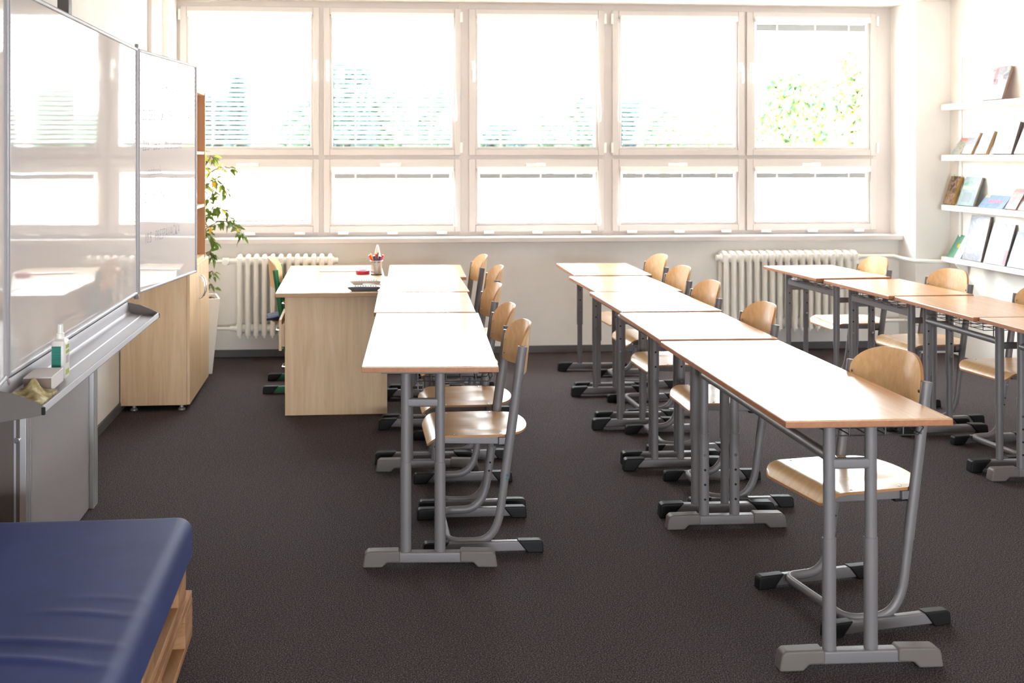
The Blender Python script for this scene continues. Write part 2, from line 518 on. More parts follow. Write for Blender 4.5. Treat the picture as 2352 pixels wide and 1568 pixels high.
# ------------------------------------------------------------------ radiators
def radiator(loc, nsec, pitch, label, left_pipe, right_pipe):
    t = thing('radiator', loc)
    tag(t, label, 'radiator')
    s = MB()
    for yy in (-.055, .055):
        s.sweep([(0, yy, .19), (0, yy, .215), (0, yy, .25), (0, yy, .70), (0, yy, .735), (0, yy, .765)], .019, .026, 10, up=(1, 0, 0))
    for zz in (.235, .735):
        s.cyl((-pitch / 2 - .001, 0, zz), (pitch / 2 + .001, 0, zz), .031, 14)
        s.box(-.017, .017, -.055, .055, zz - .034, zz + .034)
    s.sweep([(0, -.055, .755), (0, -.04, .775), (0, .04, .775), (0, .055, .755)], .014, .017, 8, up=(0, 0, 1))
    s.sweep([(0, -.05, .195), (0, -.052, .17)], .008, .008, 8, up=(1, 0, 0))
    first = s.build('section', M['radiator'], t, bevel=.0, smooth=60)
    first.location = (0, 0, 0)
    for k in range(1, nsec):
        c = first.copy(); col.objects.link(c); c.parent = t; c.location = (k * pitch, 0, 0)
    w = (nsec - 1) * pitch
    for side, x, pl in ((-1, -pitch / 2, left_pipe), (1, w + pitch / 2, right_pipe)):
        if pl:
            for zz, nm in ((.735, 'supply_pipe'), (.235, 'return_pipe')):
                p = MB()
                p.cyl((x - side * .002, 0, zz), (x + side * .045, 0, zz), .021, 12)
                p.cyl((x + side * .044, 0, zz), (x + side * pl, 0, zz), .013, 12)
                p.build(nm, M['radiator'], t, smooth=50)
            v = MB().cyl((x + side * .05, 0, .735), (x + side * .10, 0, .735), .027, 14)
            v.cyl((x + side * .075, -.06, .735), (x + side * .075, 0, .735), .026, 14)
            v.build('valve', M['white_plastic'], t, bevel=.004)
        else:
            MB().cyl((x, 0, .735), (x + side * .03, 0, .735), .022, 10).build('plug', M['radiator'], t)
    return t
radiator((-.83, 7.875, 0), 12, .0605, 'white column radiator behind the teacher desk, left of the room', .30, 0)
rr = radiator((2.86, 7.875, 0), 18, .0605, 'wide white column radiator under the window, right of the room', 0, 0)
MB().sweep([(3.93 - 2.86, 0, .737), (4.22 - 2.86, 0, .737), (4.27 - 2.86, -.06, .722), (4.30 - 2.86, -.18, .715), (4.44 - 2.86, -.20, .712), (4.60 - 2.86, -.20, .712)], .016, None, 10).build('supply_pipe', M['radiator'], rr, smooth=60)
MB().sweep([(3.93 - 2.86, 0, .235), (4.31 - 2.86, 0, .235), (4.315 - 2.86, -.20, .235), (4.60 - 2.86, -.20, .235)], .014, None, 10).build('return_pipe', M['radiator'], rr, smooth=60)

# ------------------------------------------------------------------ school desks
ZT, TT = .752, .022
def foot_cap(side, grey):
    s = side
    if grey:
        poly = [(.250 * s, 0), (.242 * s, .048), (.230 * s, .060), (.118 * s, .062), (.110 * s, .056), (.110 * s, .020), (.160 * s, .018), (.176 * s, 0)]
    else:
        poly = [(.248 * s, 0), (.243 * s, .050), (.233 * s, .060), (.140 * s, .062), (.185 * s, .012), (.19 * s, 0)]
    if s < 0:
        poly = poly[::-1]
    return MB().prism(poly, 'y', -.024, .024)

def make_desk(L, grey, rail):
    t = thing('school_desk')
    h = L / 2
    MB().box(-.25, .25, -h, h, ZT - TT, ZT).build('tabletop', [M['laminate']], t, bevel=.003)
    eb = MB()
    eb.box(-.2505, .2505, -h - .0005, h + .0005, ZT - TT + .001, ZT - .0035)
    eb.build('edge_band', M['edge'], t.children[0], bevel=.001)
    fy = h - (.07 if L > 1 else .045)
    for sy in (-1, 1):
        y = sy * fy
        fr = MB().prism([(-.17, .016), (.17, .016), (.19, .028), (.185, .055), (-.185, .055), (-.19, .028)], 'y', y - .019, y + .019)
        rl = fr.build('foot_rail', M['silver'], t, bevel=.006)
        for sx in (-1, 1):
            c = foot_cap(sx, grey)
            c.xf(Matrix.Translation((0, y, 0)))
            c.build('foot_cap', M['grey_plastic'] if grey else M['black_plastic'], rl, bevel=.007, seg=3)
        for lx in (-.09, .037):
            lo_r, up_r, zs = (.0207, .0182, .385) if grey else (.0175, .0215, .33)
            lg = MB()
            lg.cyl((lx, y, .045), (lx, y, zs), lo_r, 18, up=(1, 0, 0), rb=lo_r * .72)
            lg.cyl((lx, y, zs - .003), (lx, y, ZT - TT - .008), up_r, 18, up=(1, 0, 0), rb=up_r * .72)
            zz = (.30, .24, .18, .12) if grey else (.63, .57, .50, .43)
            rr_ = (lo_r if grey else up_r) * .72
            for k, z in enumerate(zz):
                screw = (k == 0) if grey else (k == 3)
                yy = y - sy * rr_
                lg.cyl((lx, yy - .0012, z), (lx, yy + .0012, z), .0062 if screw else .0048, 12, mi=2 if screw else 1)
            lg.build('leg', [M['silver'], M['dark'], M['chrome']], t, smooth=40)
        MB().box(-.09, .037, y - .011, y + .011, .590, .622).build('crossbar', M['silver'], t, bevel=.007, seg=3)
        MB().box(-.18, .18, y - .022, y + .022, ZT - TT - .014, ZT - TT).build('mounting_plate', M['silver'], t, bevel=.002)
    if rail == 'tube':
        MB().cyl((-.09, -fy, .625), (-.09, fy, .625), .0165, 14).build('stretcher', M['silver'], t)
    else:
        MB().box(-.102, -.080, -fy, fy, .628, .672).build('stretcher', M['silver'], t, bevel=.004)
    # wire shelf basket
    wb = MB()
    y0, y1 = -fy + .07, fy - .07
    r = .0021
    nx = 5
    bx0 = -.05 if grey else -.13
    for k in range(nx + 1):
        x = bx0 + (.23 - bx0) * k / nx
        wb.sweep([(x, y0, .722), (x, y0, .670), (x, y1, .670), (x, y1, .722)], r, None, 5)
    ny = max(3, int((y1 - y0) / .085))
    for k in range(ny + 1):
        y = y0 + (y1 - y0) * k / ny
        wb.sweep([(bx0, y, .728), (bx0, y, .668), (.22, y, .668), (.238, y, .69)], r, None, 5)
    wb.sweep([(bx0, y0, .70), (.235, y0, .70)], r, None, 5); wb.sweep([(bx0, y1, .70), (.235, y1, .70)], r, None, 5)
    wb.sweep([(.238, y0, .69), (.238, y1, .69)], r, None, 5)
    wb.sweep([(bx0, y0, .70), (bx0, y1, .70)], r, None, 5)
    wb.build('wire_basket', M['wire'], t)
    hk = MB()
    for sy in (-1, 1):
        yy = sy * (fy - .12)
        hk.sweep([(-.045, yy, .73), (-.045, yy, .625), (-.043, yy, .620), (-.035, yy, .618), (-.027, yy, .622), (-.025, yy, .635), (-.025, yy, .66)], .0025, None, 6)
    hk.build('bag_hook', M['wire'], t)
    return t

protos = {}
def desk(x, ynear, yaw, L, grey, rail, label, group, zs=1.0):
    key = (L, grey, rail)
    if key not in protos:
        protos[key] = make_desk(L, grey, rail); o = protos[key]
    else:
        o = copy_tree(protos[key])
    a = R(yaw)
    o.location = (x + L / 2 * math.sin(a), ynear + L / 2 * math.cos(a), 0)
    o.rotation_euler = (0, 0, -a)
    o.scale.z = zs
    tag(o, label, 'desk', group)
    return o
S1, D1 = .738, 1.308
GL_, GM_, GR_ = 'desks in the row beside the teacher desk', 'desks in the middle row', 'desks in the row by the book shelves'
desk(.475, 6.620, 3.0, S1, False, 'bar', 'beech single school desk at the window end of the left row', GL_)
desk(.410, 5.856, 1.5, S1, False, 'tube', 'beech single school desk second from the window in the left row, touching the teacher desk', GL_, 1.008)
desk(.356, 5.112, 3.0, S1, False, 'bar', 'beech single school desk right behind the long front desk of the left row', GL_, 1.004)
desk(.284, 3.798, 3.67, D1, True, 'tube', 'long beech double desk at the front of the left row, grey feet', GL_)
desk(1.673, 6.600, 2.0, S1, False, 'tube', 'beech single school desk at the window end of the middle row', GM_, 1.006)
desk(1.629, 5.836, 0.0, S1, False, 'tube', 'beech single school desk second from the window in the middle row', GM_)
desk(1.571, 5.031, .5, S1, False, 'tube', 'beech single school desk third from the window in the middle row', GM_, 1.008)
desk(1.533, 4.268, 1.5, S1, False, 'bar', 'beech single school desk butted against the far end of the nearest long desk', GM_, 1.004)
desk(1.503, 2.936, 1.0, D1, True, 'tube', 'long beech double desk nearest the camera, middle row, grey feet', GM_)
desk(3.140, 6.340, -3.0, S1, False, 'bar', 'beech single school desk in front of the right radiator', GR_, 1.006)
desk(3.190, 5.542, -2.0, S1, False, 'bar', 'beech single school desk second from the window in the right row, wire basket visible', GR_)
desk(3.205, 4.772, .5, S1, False, 'tube', 'beech single school desk third from the window in the right row, by the right edge', GR_, 0.998)
desk(3.200, 3.440, 1.0, D1, True, 'tube', 'long beech double desk cut off by the right edge of the view', GR_)

# ------------------------------------------------------------------ school chairs
def chair_parts(t, mframe, mply, mcap):
    # side posts + floor loop: one bent tube
    zl = .040
    py = .193
    top = Vector((.152, -py, .786))
    knee = Vector((.066, -py, .16))
    # bend from the sloping post into the horizontal run
    path = [top, top.lerp(knee, .5), knee]
    for k in range(1, 9):
        a = k / 8
        p = (1 - a) ** 2 * knee + 2 * a * (1 - a) * Vector((.050, -py + .004, zl)) + a * a * Vector((-.035, -py + .012, zl))
        path.append(p)
    path.append(Vector((-.085, -py + .014, zl)))
    for k in range(1, 7):
        a = R(90) * k / 6
        path.append(Vector((-.085 - .045 * math.sin(a), -py + .014 + .045 * (1 - math.cos(a)), zl)))
    half = [tuple(p) for p in path]
    other = [(x, -y, z) for (x, y, z) in reversed(half)]
    MB().sweep(half + other, .0165, .012, 12, up=(1, 0, 0)).build('tube_frame', mframe, t, smooth=50)
    for s in (-1, 1):
        up = MB()
        a, b = Vector((.1525, s * py, .788)), Vector((.083, s * py, .285))
        up.sweep([b, a], .0185, .0138, 14, up=(1, 0, 0))
        for z_ in (.235, .20):                          # adjusting holes below the sleeve
            q = knee.lerp(top, (z_ - .16) / .626)
            up.cyl((q.x, s * py - s * .0113, z_), (q.x, s * py - s * .0125, z_), .0042, 10, mi=1)
        po = up.build('post', [mframe, M['dark']], t, smooth=40)
        sc = MB()
        for f_ in (.04, .12):
            p = b.lerp(a, f_)
            for sd in (-s,):
                sc.cyl((p.x, p.y + sd * .0130, p.z), (p.x, p.y + sd * .0152, p.z), .0055, 10)
        p = Vector((.075, s * py, .225))
        sc.build('screw', M['chrome'], po, smooth=0)
        rl = MB().prism([(-.17, .007), (.17, .007), (.175, .026), (.165, .0455), (-.165, .0455), (-.175, .026)], 'y', s * py - .013, s * py + .013)
        ro = rl.build('foot_rail', mframe, t, bevel=.005)
        for e in (-1, 1):
            poly = [(.232 * e, 0), (.229 * e, .040), (.220 * e, .048), (.130 * e, .049), (.165 * e, .006), (.17 * e, 0)]
            if e < 0:
                poly = poly[::-1]
            MB().prism(poly, 'y', s * py - .019, s * py + .019).build('foot_cap', mcap, ro, bevel=.006, seg=3)
        sb = MB().prism([(-.185, .440), (-.175, .418), (.10, .410), (.118, .412), (.122, .441)], 'y', s * .168 - .012, s * .168 + .012)
        sb.box(.06, .12, s * .168 - .012 if s > 0 else -py, py if s > 0 else -.156, .412, .440)
        sb.build('seat_bracket', mframe, t, bevel=.003)
        MB().box(.045, .112, s * .168 - .011, s * .168 + .011, .402, .412).build('bracket_plug', M['black_plastic'], t, bevel=.002)
    # seat: moulded plywood with rolled front and rounded tongue behind the posts
    def wid(x):
        if x > .105:
            q = min(1.0, (x - .105) / .088)
            return .166 * math.sqrt(max(0.0, 1 - q ** 2.4)) + .002
        if x < -.180:
            q = min(1.0, (-.180 - x) / .0451)
            return .186 - .042 * (1 - math.sqrt(1 - q * q))
        return .186
    def seat_pt(u, v, dz):
        s_ = -.225 + .418 * (.5 - .5 * math.cos(math.pi * v))   # denser at both ends
        # pinch in behind the posts
        w = wid(s_)
        if .085 < s_ <= .112:
            w = .186 + (wid(.112) - .186) * (s_ - .085) / .027
        y = (2 * u - 1) * w
        z = .4495
        if s_ < -.150:
            q = (-.150 - s_) / .075
            z -= .040 * q * q
            s_ += .012 * q * q
        e = abs(y) / .186
        z -= .003 * (math.exp(-((e - .50) / .20) ** 2)) * max(0, min(1, (s_ + .12) / .08)) * max(0, min(1, (.16 - s_) / .08))
        if s_ > .1:
            z += .006 * ((s_ - .1) / .09)
        return (s_, y, z + dz)
    seat = MB().grid(lambda u, v: seat_pt(u, v, 0), 20, 44, 0, thick=lambda u, v: seat_pt(u, v, -.009))
    so = seat.build('seat', [mply, M['ply_edge']], t, smooth=50)
    rv = MB()
    for x in (-.11, .07):
        for s in (-1, 1):
            rv.lathe([(.0055, 0), (.005, .0018), (.0, .0024)], (x, s * .168, .4493), 10)
    rv.build('rivet', M['chrome'], so, smooth=50)
    # backrest: bent ply between the posts
    def back_pt(u, v, d):
        a = math.sin((2 * u - 1) * math.pi / 2)         # across, denser towards the edges
        zb, ztop = .665, .855
        e = abs(a)
        # outline: rounded upper corners, softly rounded lower ones
        q = max(0, (e - .30) / .70)
        top_ = ztop - .088 * (1 - math.sqrt(max(0, 1 - q * q))) - .006 * e * e
        bot_ = zb + .012 * max(0, (e - .75) / .25) ** 2
        z = bot_ + (top_ - bot_) * v
        w = .182
        y = a * w
        lean = .125 + (z - .66) * .10
        x = lean + .062 * (1 - a * a)
        n = Vector((1, 2 * .062 * a / .18, 0)).normalized()
        return (x + n.x * d, y + n.y * d, z)
    bk = MB().grid(lambda u, v: back_pt(u, v, 0), 28, 16, 0, thick=lambda u, v: back_pt(u, v, .009))
    bo = bk.build('backrest', [mply, M['ply_edge']], t, smooth=50)
    rv = MB()
    for s in (-1, 1):
        for z in (.69, .745):
            p = back_pt(.5 + s * .40, (z - .665) / .12, 0)
            rv.cyl((p[0] - .003, p[1], p[2]), (p[0] + .002, p[1], p[2]), .0055, 10)
    rv.build('rivet', M['chrome'], bo, smooth=0)

chair0 = thing('school_chair')
chair_parts(chair0, M['silver'], M['ply'], M['black_plastic'])
used = []
def chair(x, y, rot, label, group):
    o = chair0 if not used else copy_tree(chair0)
    used.append(o)
    o.location = (x, y, 0); o.rotation_euler = (0, 0, R(rot))
    tag(o, label, 'chair', group)
    return o
GC = ['chairs at the left row', 'chairs at the middle row', 'chairs at the right row']
first = chair(.501, 4.17, 0, 'beech plywood school chair nearest the camera in the left row, sticker dots on its post', GC[0])
chair(.515, 4.655, 0, 'second beech plywood school chair at the long left row desk', GC[0])
chair(.560, 5.40, 1, 'beech plywood school chair third from the camera in the left row', GC[0])
chair(.700, 6.295, 0, 'beech plywood school chair fourth from the camera in the left row', GC[0])
chair(.690, 6.98, 2, 'beech plywood school chair nearest the window in the left row', GC[0])
chair(1.676, 3.42, 9.5, 'beech plywood school chair nearest the camera, turned askew at the long middle desk', GC[1])
chair(1.680, 4.60, -1, 'beech plywood school chair second from the camera in the middle row', GC[1])
chair(1.724, 5.43, 1, 'beech plywood school chair third from the camera in the middle row', GC[1])
chair(1.809, 6.17, 2, 'beech plywood school chair fourth from the camera in the middle row', GC[1])
chair(1.896, 6.915, 3, 'beech plywood school chair nearest the window in the middle row', GC[1])
chair(3.275, 6.64, 1, 'beech plywood school chair in front of the window pier, right row', GC[2])
chair(3.340, 5.873, 5, 'beech plywood school chair second from the window in the right row', GC[2])
chair(3.400, 5.11, 6, 'beech plywood school chair cut off by the right edge of the view', GC[2])
st = MB()
for z in (.298, .286):
    x = .083 + (z - .285) * .138
    st.cyl((x + .006, -.2075, z), (x + .006, -.2060, z), .0045, 10, mi=0 if z > .29 else 1)
st.build('sticker_dot', [mat('blue_dot', (40, 80, 130), .5), mat('teal_dot', (20, 110, 100), .5)], first, smooth=0)['label'] = 'blue and green sticker dots'

# teacher's chair, same pattern in green, and the cloth on it
tc_ = thing('teacher_chair', (-.338, 6.95, 0), R(180))
chair_parts(tc_, M['green_paint'], M['light_ply'], M['black_plastic'])
tag(tc_, 'green framed plywood chair tucked behind the teacher desk', 'chair')
def cl(u, v):
    x = -.55 + .30 * u; y = 6.80 + .22 * v
    z = .4600 + .012 + .055 * math.exp(-((u - .42) / .22) ** 2 - ((v - .35) / .4) ** 2) + .012 * math.sin(9 * u + 5 * v) * math.sin(7 * v)
    return (x + .01 * math.sin(6 * v), y, z)
cb = MB().grid(cl, 16, 14, 0, thick=lambda u, v: (cl(u, v)[0], cl(u, v)[1], .459))
tag(cb.build('folded_garment', [M['navy_cloth'], M['navy_cloth']], smooth=60), 'navy blue garment lying on the green teacher chair', 'clothing')

# ------------------------------------------------------------------ teacher desk and the things on it
td = thing('teacher_desk', (-.1, 6.87, 0))
tag(td, 'maple teacher desk with a pen cup, tape and remotes on it', 'desk')
def rel(mb):
    return mb.xf(Matrix.Translation((.1, -6.87, 0)))
rel(MB().box(-.442, .214, 6.10, 7.63, .70, .725)).build('tabletop', M['maple_top'], td, bevel=.002)
rel(MB().box(-.4425, .2145, 6.0995, 7.6305, .701, .722)).build('edge_band', M['maple_edge'], td.children[0], bevel=.001)
rel(MB().box(-.39, .206, 6.150, 6.172, .004, .70)).build('side_panel', M['maple'], td, bevel=.001)
rel(MB().box(-.39, .206, 7.56, 7.582, .004, .70)).build('side_panel', M['maple'], td, bevel=.001)
rel(MB().box(.05, .068, 6.172, 7.56, .30, .70)).build('modesty_panel', M['maple'], td, bevel=.001)
pc = MB()
pc.box(-.375, .04, 6.172, 6.19, .12, .70); pc.box(-.375, .04, 6.60, 6.618, .12, .70); pc.box(-.375, .04, 6.19, 6.60, .12, .138); pc.box(.025, .04, 6.19, 6.60, .138, .70)
rel(pc).build('drawer_carcass', M['maple'], td, bevel=.001)
for z0, z1, out in ((.565, .695, 0), (.378, .560, .035), (.125, .372, 0)):
    d = rel(MB().box(-.393 - out, -.377 - out, 6.175, 6.615, z0, z1)).build('drawer', M['maple'], td, bevel=.001)
    if out:
        rel(MB().box(-.377 - out, -.10, 6.20, 6.59, z0 + .02, z1 - .03)).build('drawer_box', M['maple'], d)
    rel(MB().sweep([(-.393 - out, 6.34, (z0 + z1) / 2), (-.418 - out, 6.35, (z0 + z1) / 2), (-.418 - out, 6.44, (z0 + z1) / 2), (-.393 - out, 6.45, (z0 + z1) / 2)], .005, None, 8)).build('drawer_handle', M['chrome'], d)

zt = .7262
ru = MB().box(-.20, .20, -.035, .035, 0, .007)
for x in (-.08, .11):
    ru.box(x - .012, x + .012, -.022, .016, .0069, .0078, mi=1)
for k in range(26):
    ru.box(-.19 + k * .015, -.1885 + k * .015, .020, .030, .0069, .0075, mi=2)
tag(ru.build('ruler', [M['paper'], M['red_print'], M['button']], smooth=0, loc=(-.02, 7.22, zt)), 'clear plastic ruler with red squares at the back of the teacher desk', 'ruler').rotation_euler = (0, 0, R(-5))
sh = MB().box(-.155, .155, -.105, .105, 0, .0012)
tag(sh.build('paper_sheet', M['paper'], smooth=0, loc=(.045, 6.36, zt)), 'white paper sheet under the two remotes on the teacher desk', 'paper').rotation_euler = (0, 0, R(3))
tp = MB().lathe([(.033, 0), (.047, 0), (.047, .024), (.033, .024), (.033, 0)], (0, 0, 0), 32)
tag(tp.build('tape_roll', M['red_tape'], smooth=40, loc=(.072, 7.06, zt)), 'red roll of tape on the teacher desk', 'tape')

def remote(loc, rz, shell, label, ydark):
    t = thing('remote_control', loc, rz)
    tag(t, label, 'remote control')
    prof = [(-.098, .026), (-.075, .004), (-.066, 0), (-.02, 0), (-.012, .006), (.062, .006), (.066, .0), (.085, .0), (.096, .022), (.096, .030), (-.097, .032)] if not ydark else \
           [(-.098, .028), (-.072, 0), (.078, 0), (.096, .026), (.094, .031), (-.02, .035), (-.092, .033)]
    prof = [(a_, b_x * .72) for a_, b_x in prof]
    MB().prism(prof, 'y', -.024, .024).build('shell', shell, t, bevel=.003)
    tz = .0232 if not ydark else .0252
    MB().box(-.088, .088, -.020, .020, tz - .004, tz + .0015).build('face', M['paper'], t, bevel=.002)
    bt = MB()
    for k in range(9):
        for j in (-.012, 0, .012):
            bt.box(-.05 + k * .015 - .004, -.05 + k * .015 + .004, j - .003, j + .003, tz, tz + .0045)
    bt.build('buttons', M['button'], t, bevel=.0006)
remote((.079, 6.47, zt + .0014), R(2), M['remote_grey'], 'pale grey remote control on the paper sheet, farther of the two', False)
remote((.070, 6.13 + .045, zt), R(-1), M['remote_dark'], 'remote control with a dark underside at the near edge of the teacher desk', True)

# pen holder (wire mesh cup) and what stands in it
PHX, PHY = .163, 7.00
ph = thing('pen_holder', (PHX, PHY, zt))
tag(ph, 'grey mesh pen cup full of pens on the teacher desk', 'pen holder')
mm = bpy.data.materials.new('wire_mesh'); mm.use_nodes = True
def mesh_mat():
    nt = mm.node_tree; b = nt.nodes['Principled BSDF']; out = nt.nodes['Material Output']
    b.inputs['Base Color'].default_value = (*lin((170, 162, 156)), 1); b.inputs['Metallic'].default_value = .5; b.inputs['Roughness'].default_value = .4
    tr = N(mm, 'ShaderNodeBsdfTransparent'); mx = N(mm, 'ShaderNodeMixShader')
    tcn = N(mm, 'ShaderNodeTexCoord'); mp = N(mm, 'ShaderNodeMapping'); mp.inputs['Scale'].default_value = (1, 1, 1)
    ck = N(mm, 'ShaderNodeTexChecker'); ck.inputs['Scale'].default_value = 420
    nt.links.new(tcn.outputs['Object'], mp.inputs[0]); nt.links.new(mp.outputs[0], ck.inputs['Vector'])
    nt.links.new(ck.outputs['Fac'], mx.inputs[0]); nt.links.new(b.outputs[0], mx.inputs[1]); nt.links.new(tr.outputs[0], mx.inputs[2])
    nt.links.new(mx.outputs[0], out.inputs['Surface'])
mesh_mat()
MB().lathe([(.038, .004), (.038, .092)], (0, 0, 0), 32).build('mesh_wall', mm, ph, smooth=60)
bse = ph.children[0].data
MB().lathe([(.0, 0), (.039, 0), (.039, .006), (.0, .006)], (0, 0, 0), 32).build('base', M['wire'], ph, smooth=30)
MB().sweep([(.0395 * math.cos(2 * math.pi * k / 32), .0395 * math.sin(2 * math.pi * k / 32), .093) for k in range(32)], .003, None, 8, closed=True).build('rim', M['alu'], ph, smooth=60)
def pen(bx, by, tx, ty, tz, r, colr, label, name='felt_pen', barrel=None):
    t = thing(name, (PHX, PHY, zt))
    tag(t, label, 'pen', 'pens in the mesh cup')
    a, b = Vector((bx, by, .014)), Vector((tx, ty, tz))
    d = (b - a).normalized()
    MB().sweep([a, a.lerp(b, .62)], r * .9, None, 12).build('barrel', barrel or M['paper'], t)
    MB().sweep([a.lerp(b, .6), a.lerp(b, .97), b], r, None, 12).build('cap', colr, t)
red_m, blue_m, yel_m, grn_m, ora_m = mat('pen_red', (226, 40, 40), .4), mat('pen_blue', (34, 48, 120), .4), mat('pen_yellow', (246, 184, 30), .4), mat('pen_green', (40, 90, 70), .4), mat('pen_orange', (240, 130, 40), .4)
pen(.012, -.004, -.048, -.010, .132, .008, red_m, 'red capped felt pen leaning out left of the cup')
pen(.020, -.010, -.040, -.022, .142, .0042, yel_m, 'thin yellow pencil leaning left in the cup', 'pencil', yel_m)
pen(.004, -.016, -.018, -.024, .128, .0085, blue_m, 'blue capped felt pen in the middle of the cup')
pen(-.006, -.012, .024, -.024, .126, .0085, blue_m, 'blue capped felt pen on the right of the cup')
pen(.0, .010, .004, .010, .136, .0085, red_m, 'red capped felt pen at the back of the cup')
pen(-.010, .006, .044, .004, .130, .008, red_m, 'red capped felt pen leaning out right of the cup')
pen(-.006, .002, -.008, .004, .137, .006, ora_m, 'orange felt pen at the centre of the cup')
pen(-.004, -.006, .010, -.010, .148, .004, grn_m, 'dark green pen upright in the cup', 'pen')
gb = thing('glue_bottle', (PHX + .008, PHY + .062, zt))
tag(gb, 'white glue bottle with a pointed nozzle behind the mesh pen cup', 'bottle')
MB().lathe([(.0, 0), (.024, 0), (.026, .004), (.026, .10), (.022, .115), (.020, .122)], (0, 0, 0), 24).build('bottle_body', M['white_plastic'], gb)
MB().lathe([(.020, .120), (.020, .132), (.013, .165), (.007, .190), (.0, .197)], (0, 0, 0), 24).build('nozzle', M['white_plastic'], gb)

# ------------------------------------------------------------------ cabinet, bookcase, plant
cb_ = thing('cabinet', (-1.17, 6.75, 0))
tag(cb_, 'maple base cabinet with a bow handle standing on small feet behind the whiteboard', 'cabinet')
def relc(mb):
    return mb.xf(Matrix.Translation((1.17, -6.75, 0)))
relc(MB().box(-1.372, -.984, 6.328, 7.15, .035, .84)).build('carcass', M['maple'], cb_, bevel=.0015)
relc(MB().box(-1.374, -.965, 6.326, 7.152, .826, .842)).build('top_board', M['maple'], cb_, bevel=.0015)
for (y0, y1, hy) in ((6.328, 6.737, 6.70), (6.741, 7.15, 6.78)):
    d = relc(MB().box(-.983, -.965, y0, y1, .037, .824)).build('door', M['maple'], cb_, bevel=.0015)
    relc(MB().sweep([(-.965, hy, .62), (-.945, hy, .628), (-.932, hy, .66), (-.930, hy, .69), (-.932, hy, .72), (-.945, hy, .752), (-.965, hy, .76)], .0045, .0035, 8)).build('door_handle', M['chrome'], d)
for x in (-1.30, -1.02):
    for y in (6.37, 7.10):
        relc(MB().lathe([(.022, 0), (.022, .008), (.012, .016), (.012, .036)], (x, y, 0), 16)).build('foot', M['alu'], cb_)
bc = thing('bookcase', (-1.17, 6.75, .842))
tag(bc, 'tan open bookcase standing on the maple cabinet, mostly hidden by the whiteboard wing', 'bookcase')
def relb(mb):
    return mb.xf(Matrix.Translation((1.17, -6.75, -.842)))
for y0 in (6.335, 7.122):
    relb(MB().box(-1.37, -.985, y0, y0 + .018, .842, 1.945)).build('side_panel', M['tan_panel'], bc, bevel=.001)
relb(MB().box(-1.372, -1.362, 6.353, 7.122, .842, 1.945)).build('back_panel', M['tan_panel'], bc, smooth=0)
for z in (.842, 1.18, 1.53, 1.927):
    relb(MB().box(-1.362, -.990, 6.353, 7.122, z, z + .018)).build('shelf', M['maple'], bc, bevel=.001)

PX, PY = -1.085, 7.46
pl = thing('potted_ficus', (PX, PY, 0), R(12))
tag(pl, 'leafy weeping fig in a tall white tapered planter behind the cabinet', 'plant')
p = MB()
def sq(h_, z, s=1):
    return [(-h_, -h_, z), (h_, -h_, z), (h_, h_, z), (-h_, h_, z)]
v = sq(.095, 0) + sq(.145, .53) + sq(.132, .53) + sq(.125, .47)
p.add(v, [(3, 2, 1, 0)] + [(a + i, a + (i + 1) % 4, a + 4 + (i + 1) % 4, a + 4 + i) for a in (0, 4, 8) for i in range(4)])
p.build('planter', M['pot'], pl, bevel=.003)
MB().grid(lambda u, v: (-.128 + .256 * u, -.128 + .256 * v, .495 + .02 * math.sin(9 * u + 3) * math.sin(7 * v) + .012 * math.sin(31 * u) * math.cos(27 * v)), 18, 18).build('soil', M['soil'], pl)
rnd = random.Random(5)
stems, lf, ly, lyoung = MB(), MB(), MB(), MB()
def leaf(mb, p, d, ln, wd, roll):
    d = d.normalized()
    side = d.cross(Vector((0, 0, 1)))
    if side.length < .05: side = Vector((1, 0, 0))
    side = (Matrix.Rotation(roll, 3, d) @ side.normalized())
    n = side.cross(d)
    pts = [p, p + d * ln * .35 + side * wd * .5 + n * wd * .18, p + d * ln * .35 - side * wd * .5 + n * wd * .18, p + d * ln * .35,
           p + d * ln * .72 + side * wd * .33 + n * wd * .05 - Vector((0, 0, ln * .05)), p + d * ln * .72 - side * wd * .33 + n * wd * .05 - Vector((0, 0, ln * .05)), p + d * ln * .72 - n * wd * .04 - Vector((0, 0, ln * .05)),
           p + d * ln - Vector((0, 0, ln * .16))]
    mb.add(pts, [(0, 3, 1), (0, 2, 3), (3, 6, 4, 1), (2, 5, 6, 3), (6, 7, 4), (5, 7, 6)])
def to_local(w):
    return Matrix.Rotation(R(-12), 3, 'Z') @ (Vector(w) - Vector((PX, PY, 0)))
def branch(pts, nleaf, young=0.0, yellow=0.08, ln=.066):
    nleaf = int(nleaf * 1.75); yellow *= .7
    P = [to_local(q) for q in pts]
    fine = []
    for i in range(len(P) - 1):
        for k in range(6):
            fine.append(P[i].lerp(P[i + 1], k / 6) + Vector((rnd.uniform(-.005, .005), rnd.uniform(-.005, .005), rnd.uniform(-.004, .004))))
    fine.append(P[-1])
    stems.sweep(fine, .0035, None, 6)
    m = len(fine)
    for k in range(nleaf):
        f = .12 + .88 * (k + rnd.random() * .6) / nleaf
        i = min(m - 1, int(f * (m - 1)))
        base = fine[i]
        t_ = (fine[min(i + 1, m - 1)] - fine[max(i - 1, 0)]).normalized()
        d = t_ * .45 + Vector((rnd.uniform(-1, 1), rnd.uniform(-1, 1), rnd.uniform(-1.1, .25)))
        mb = lf
        if rnd.random() < yellow: mb = ly
        elif rnd.random() < young: mb = lyoung
        L_ = ln * rnd.uniform(.65, 1.15)
        st_ = base + d.normalized() * .012
        stems.sweep([base, st_], .0012, None, 4)
        leaf(mb, st_, d, L_, L_ * .46, rnd.uniform(-1, 1))
trunk = [(PX - .02, PY, .49), (PX + .0, PY - .02, .75), (PX - .02, PY - .03, 1.0), (PX + .01, PY - .04, 1.25), (PX + .03, PY - .04, 1.46)]
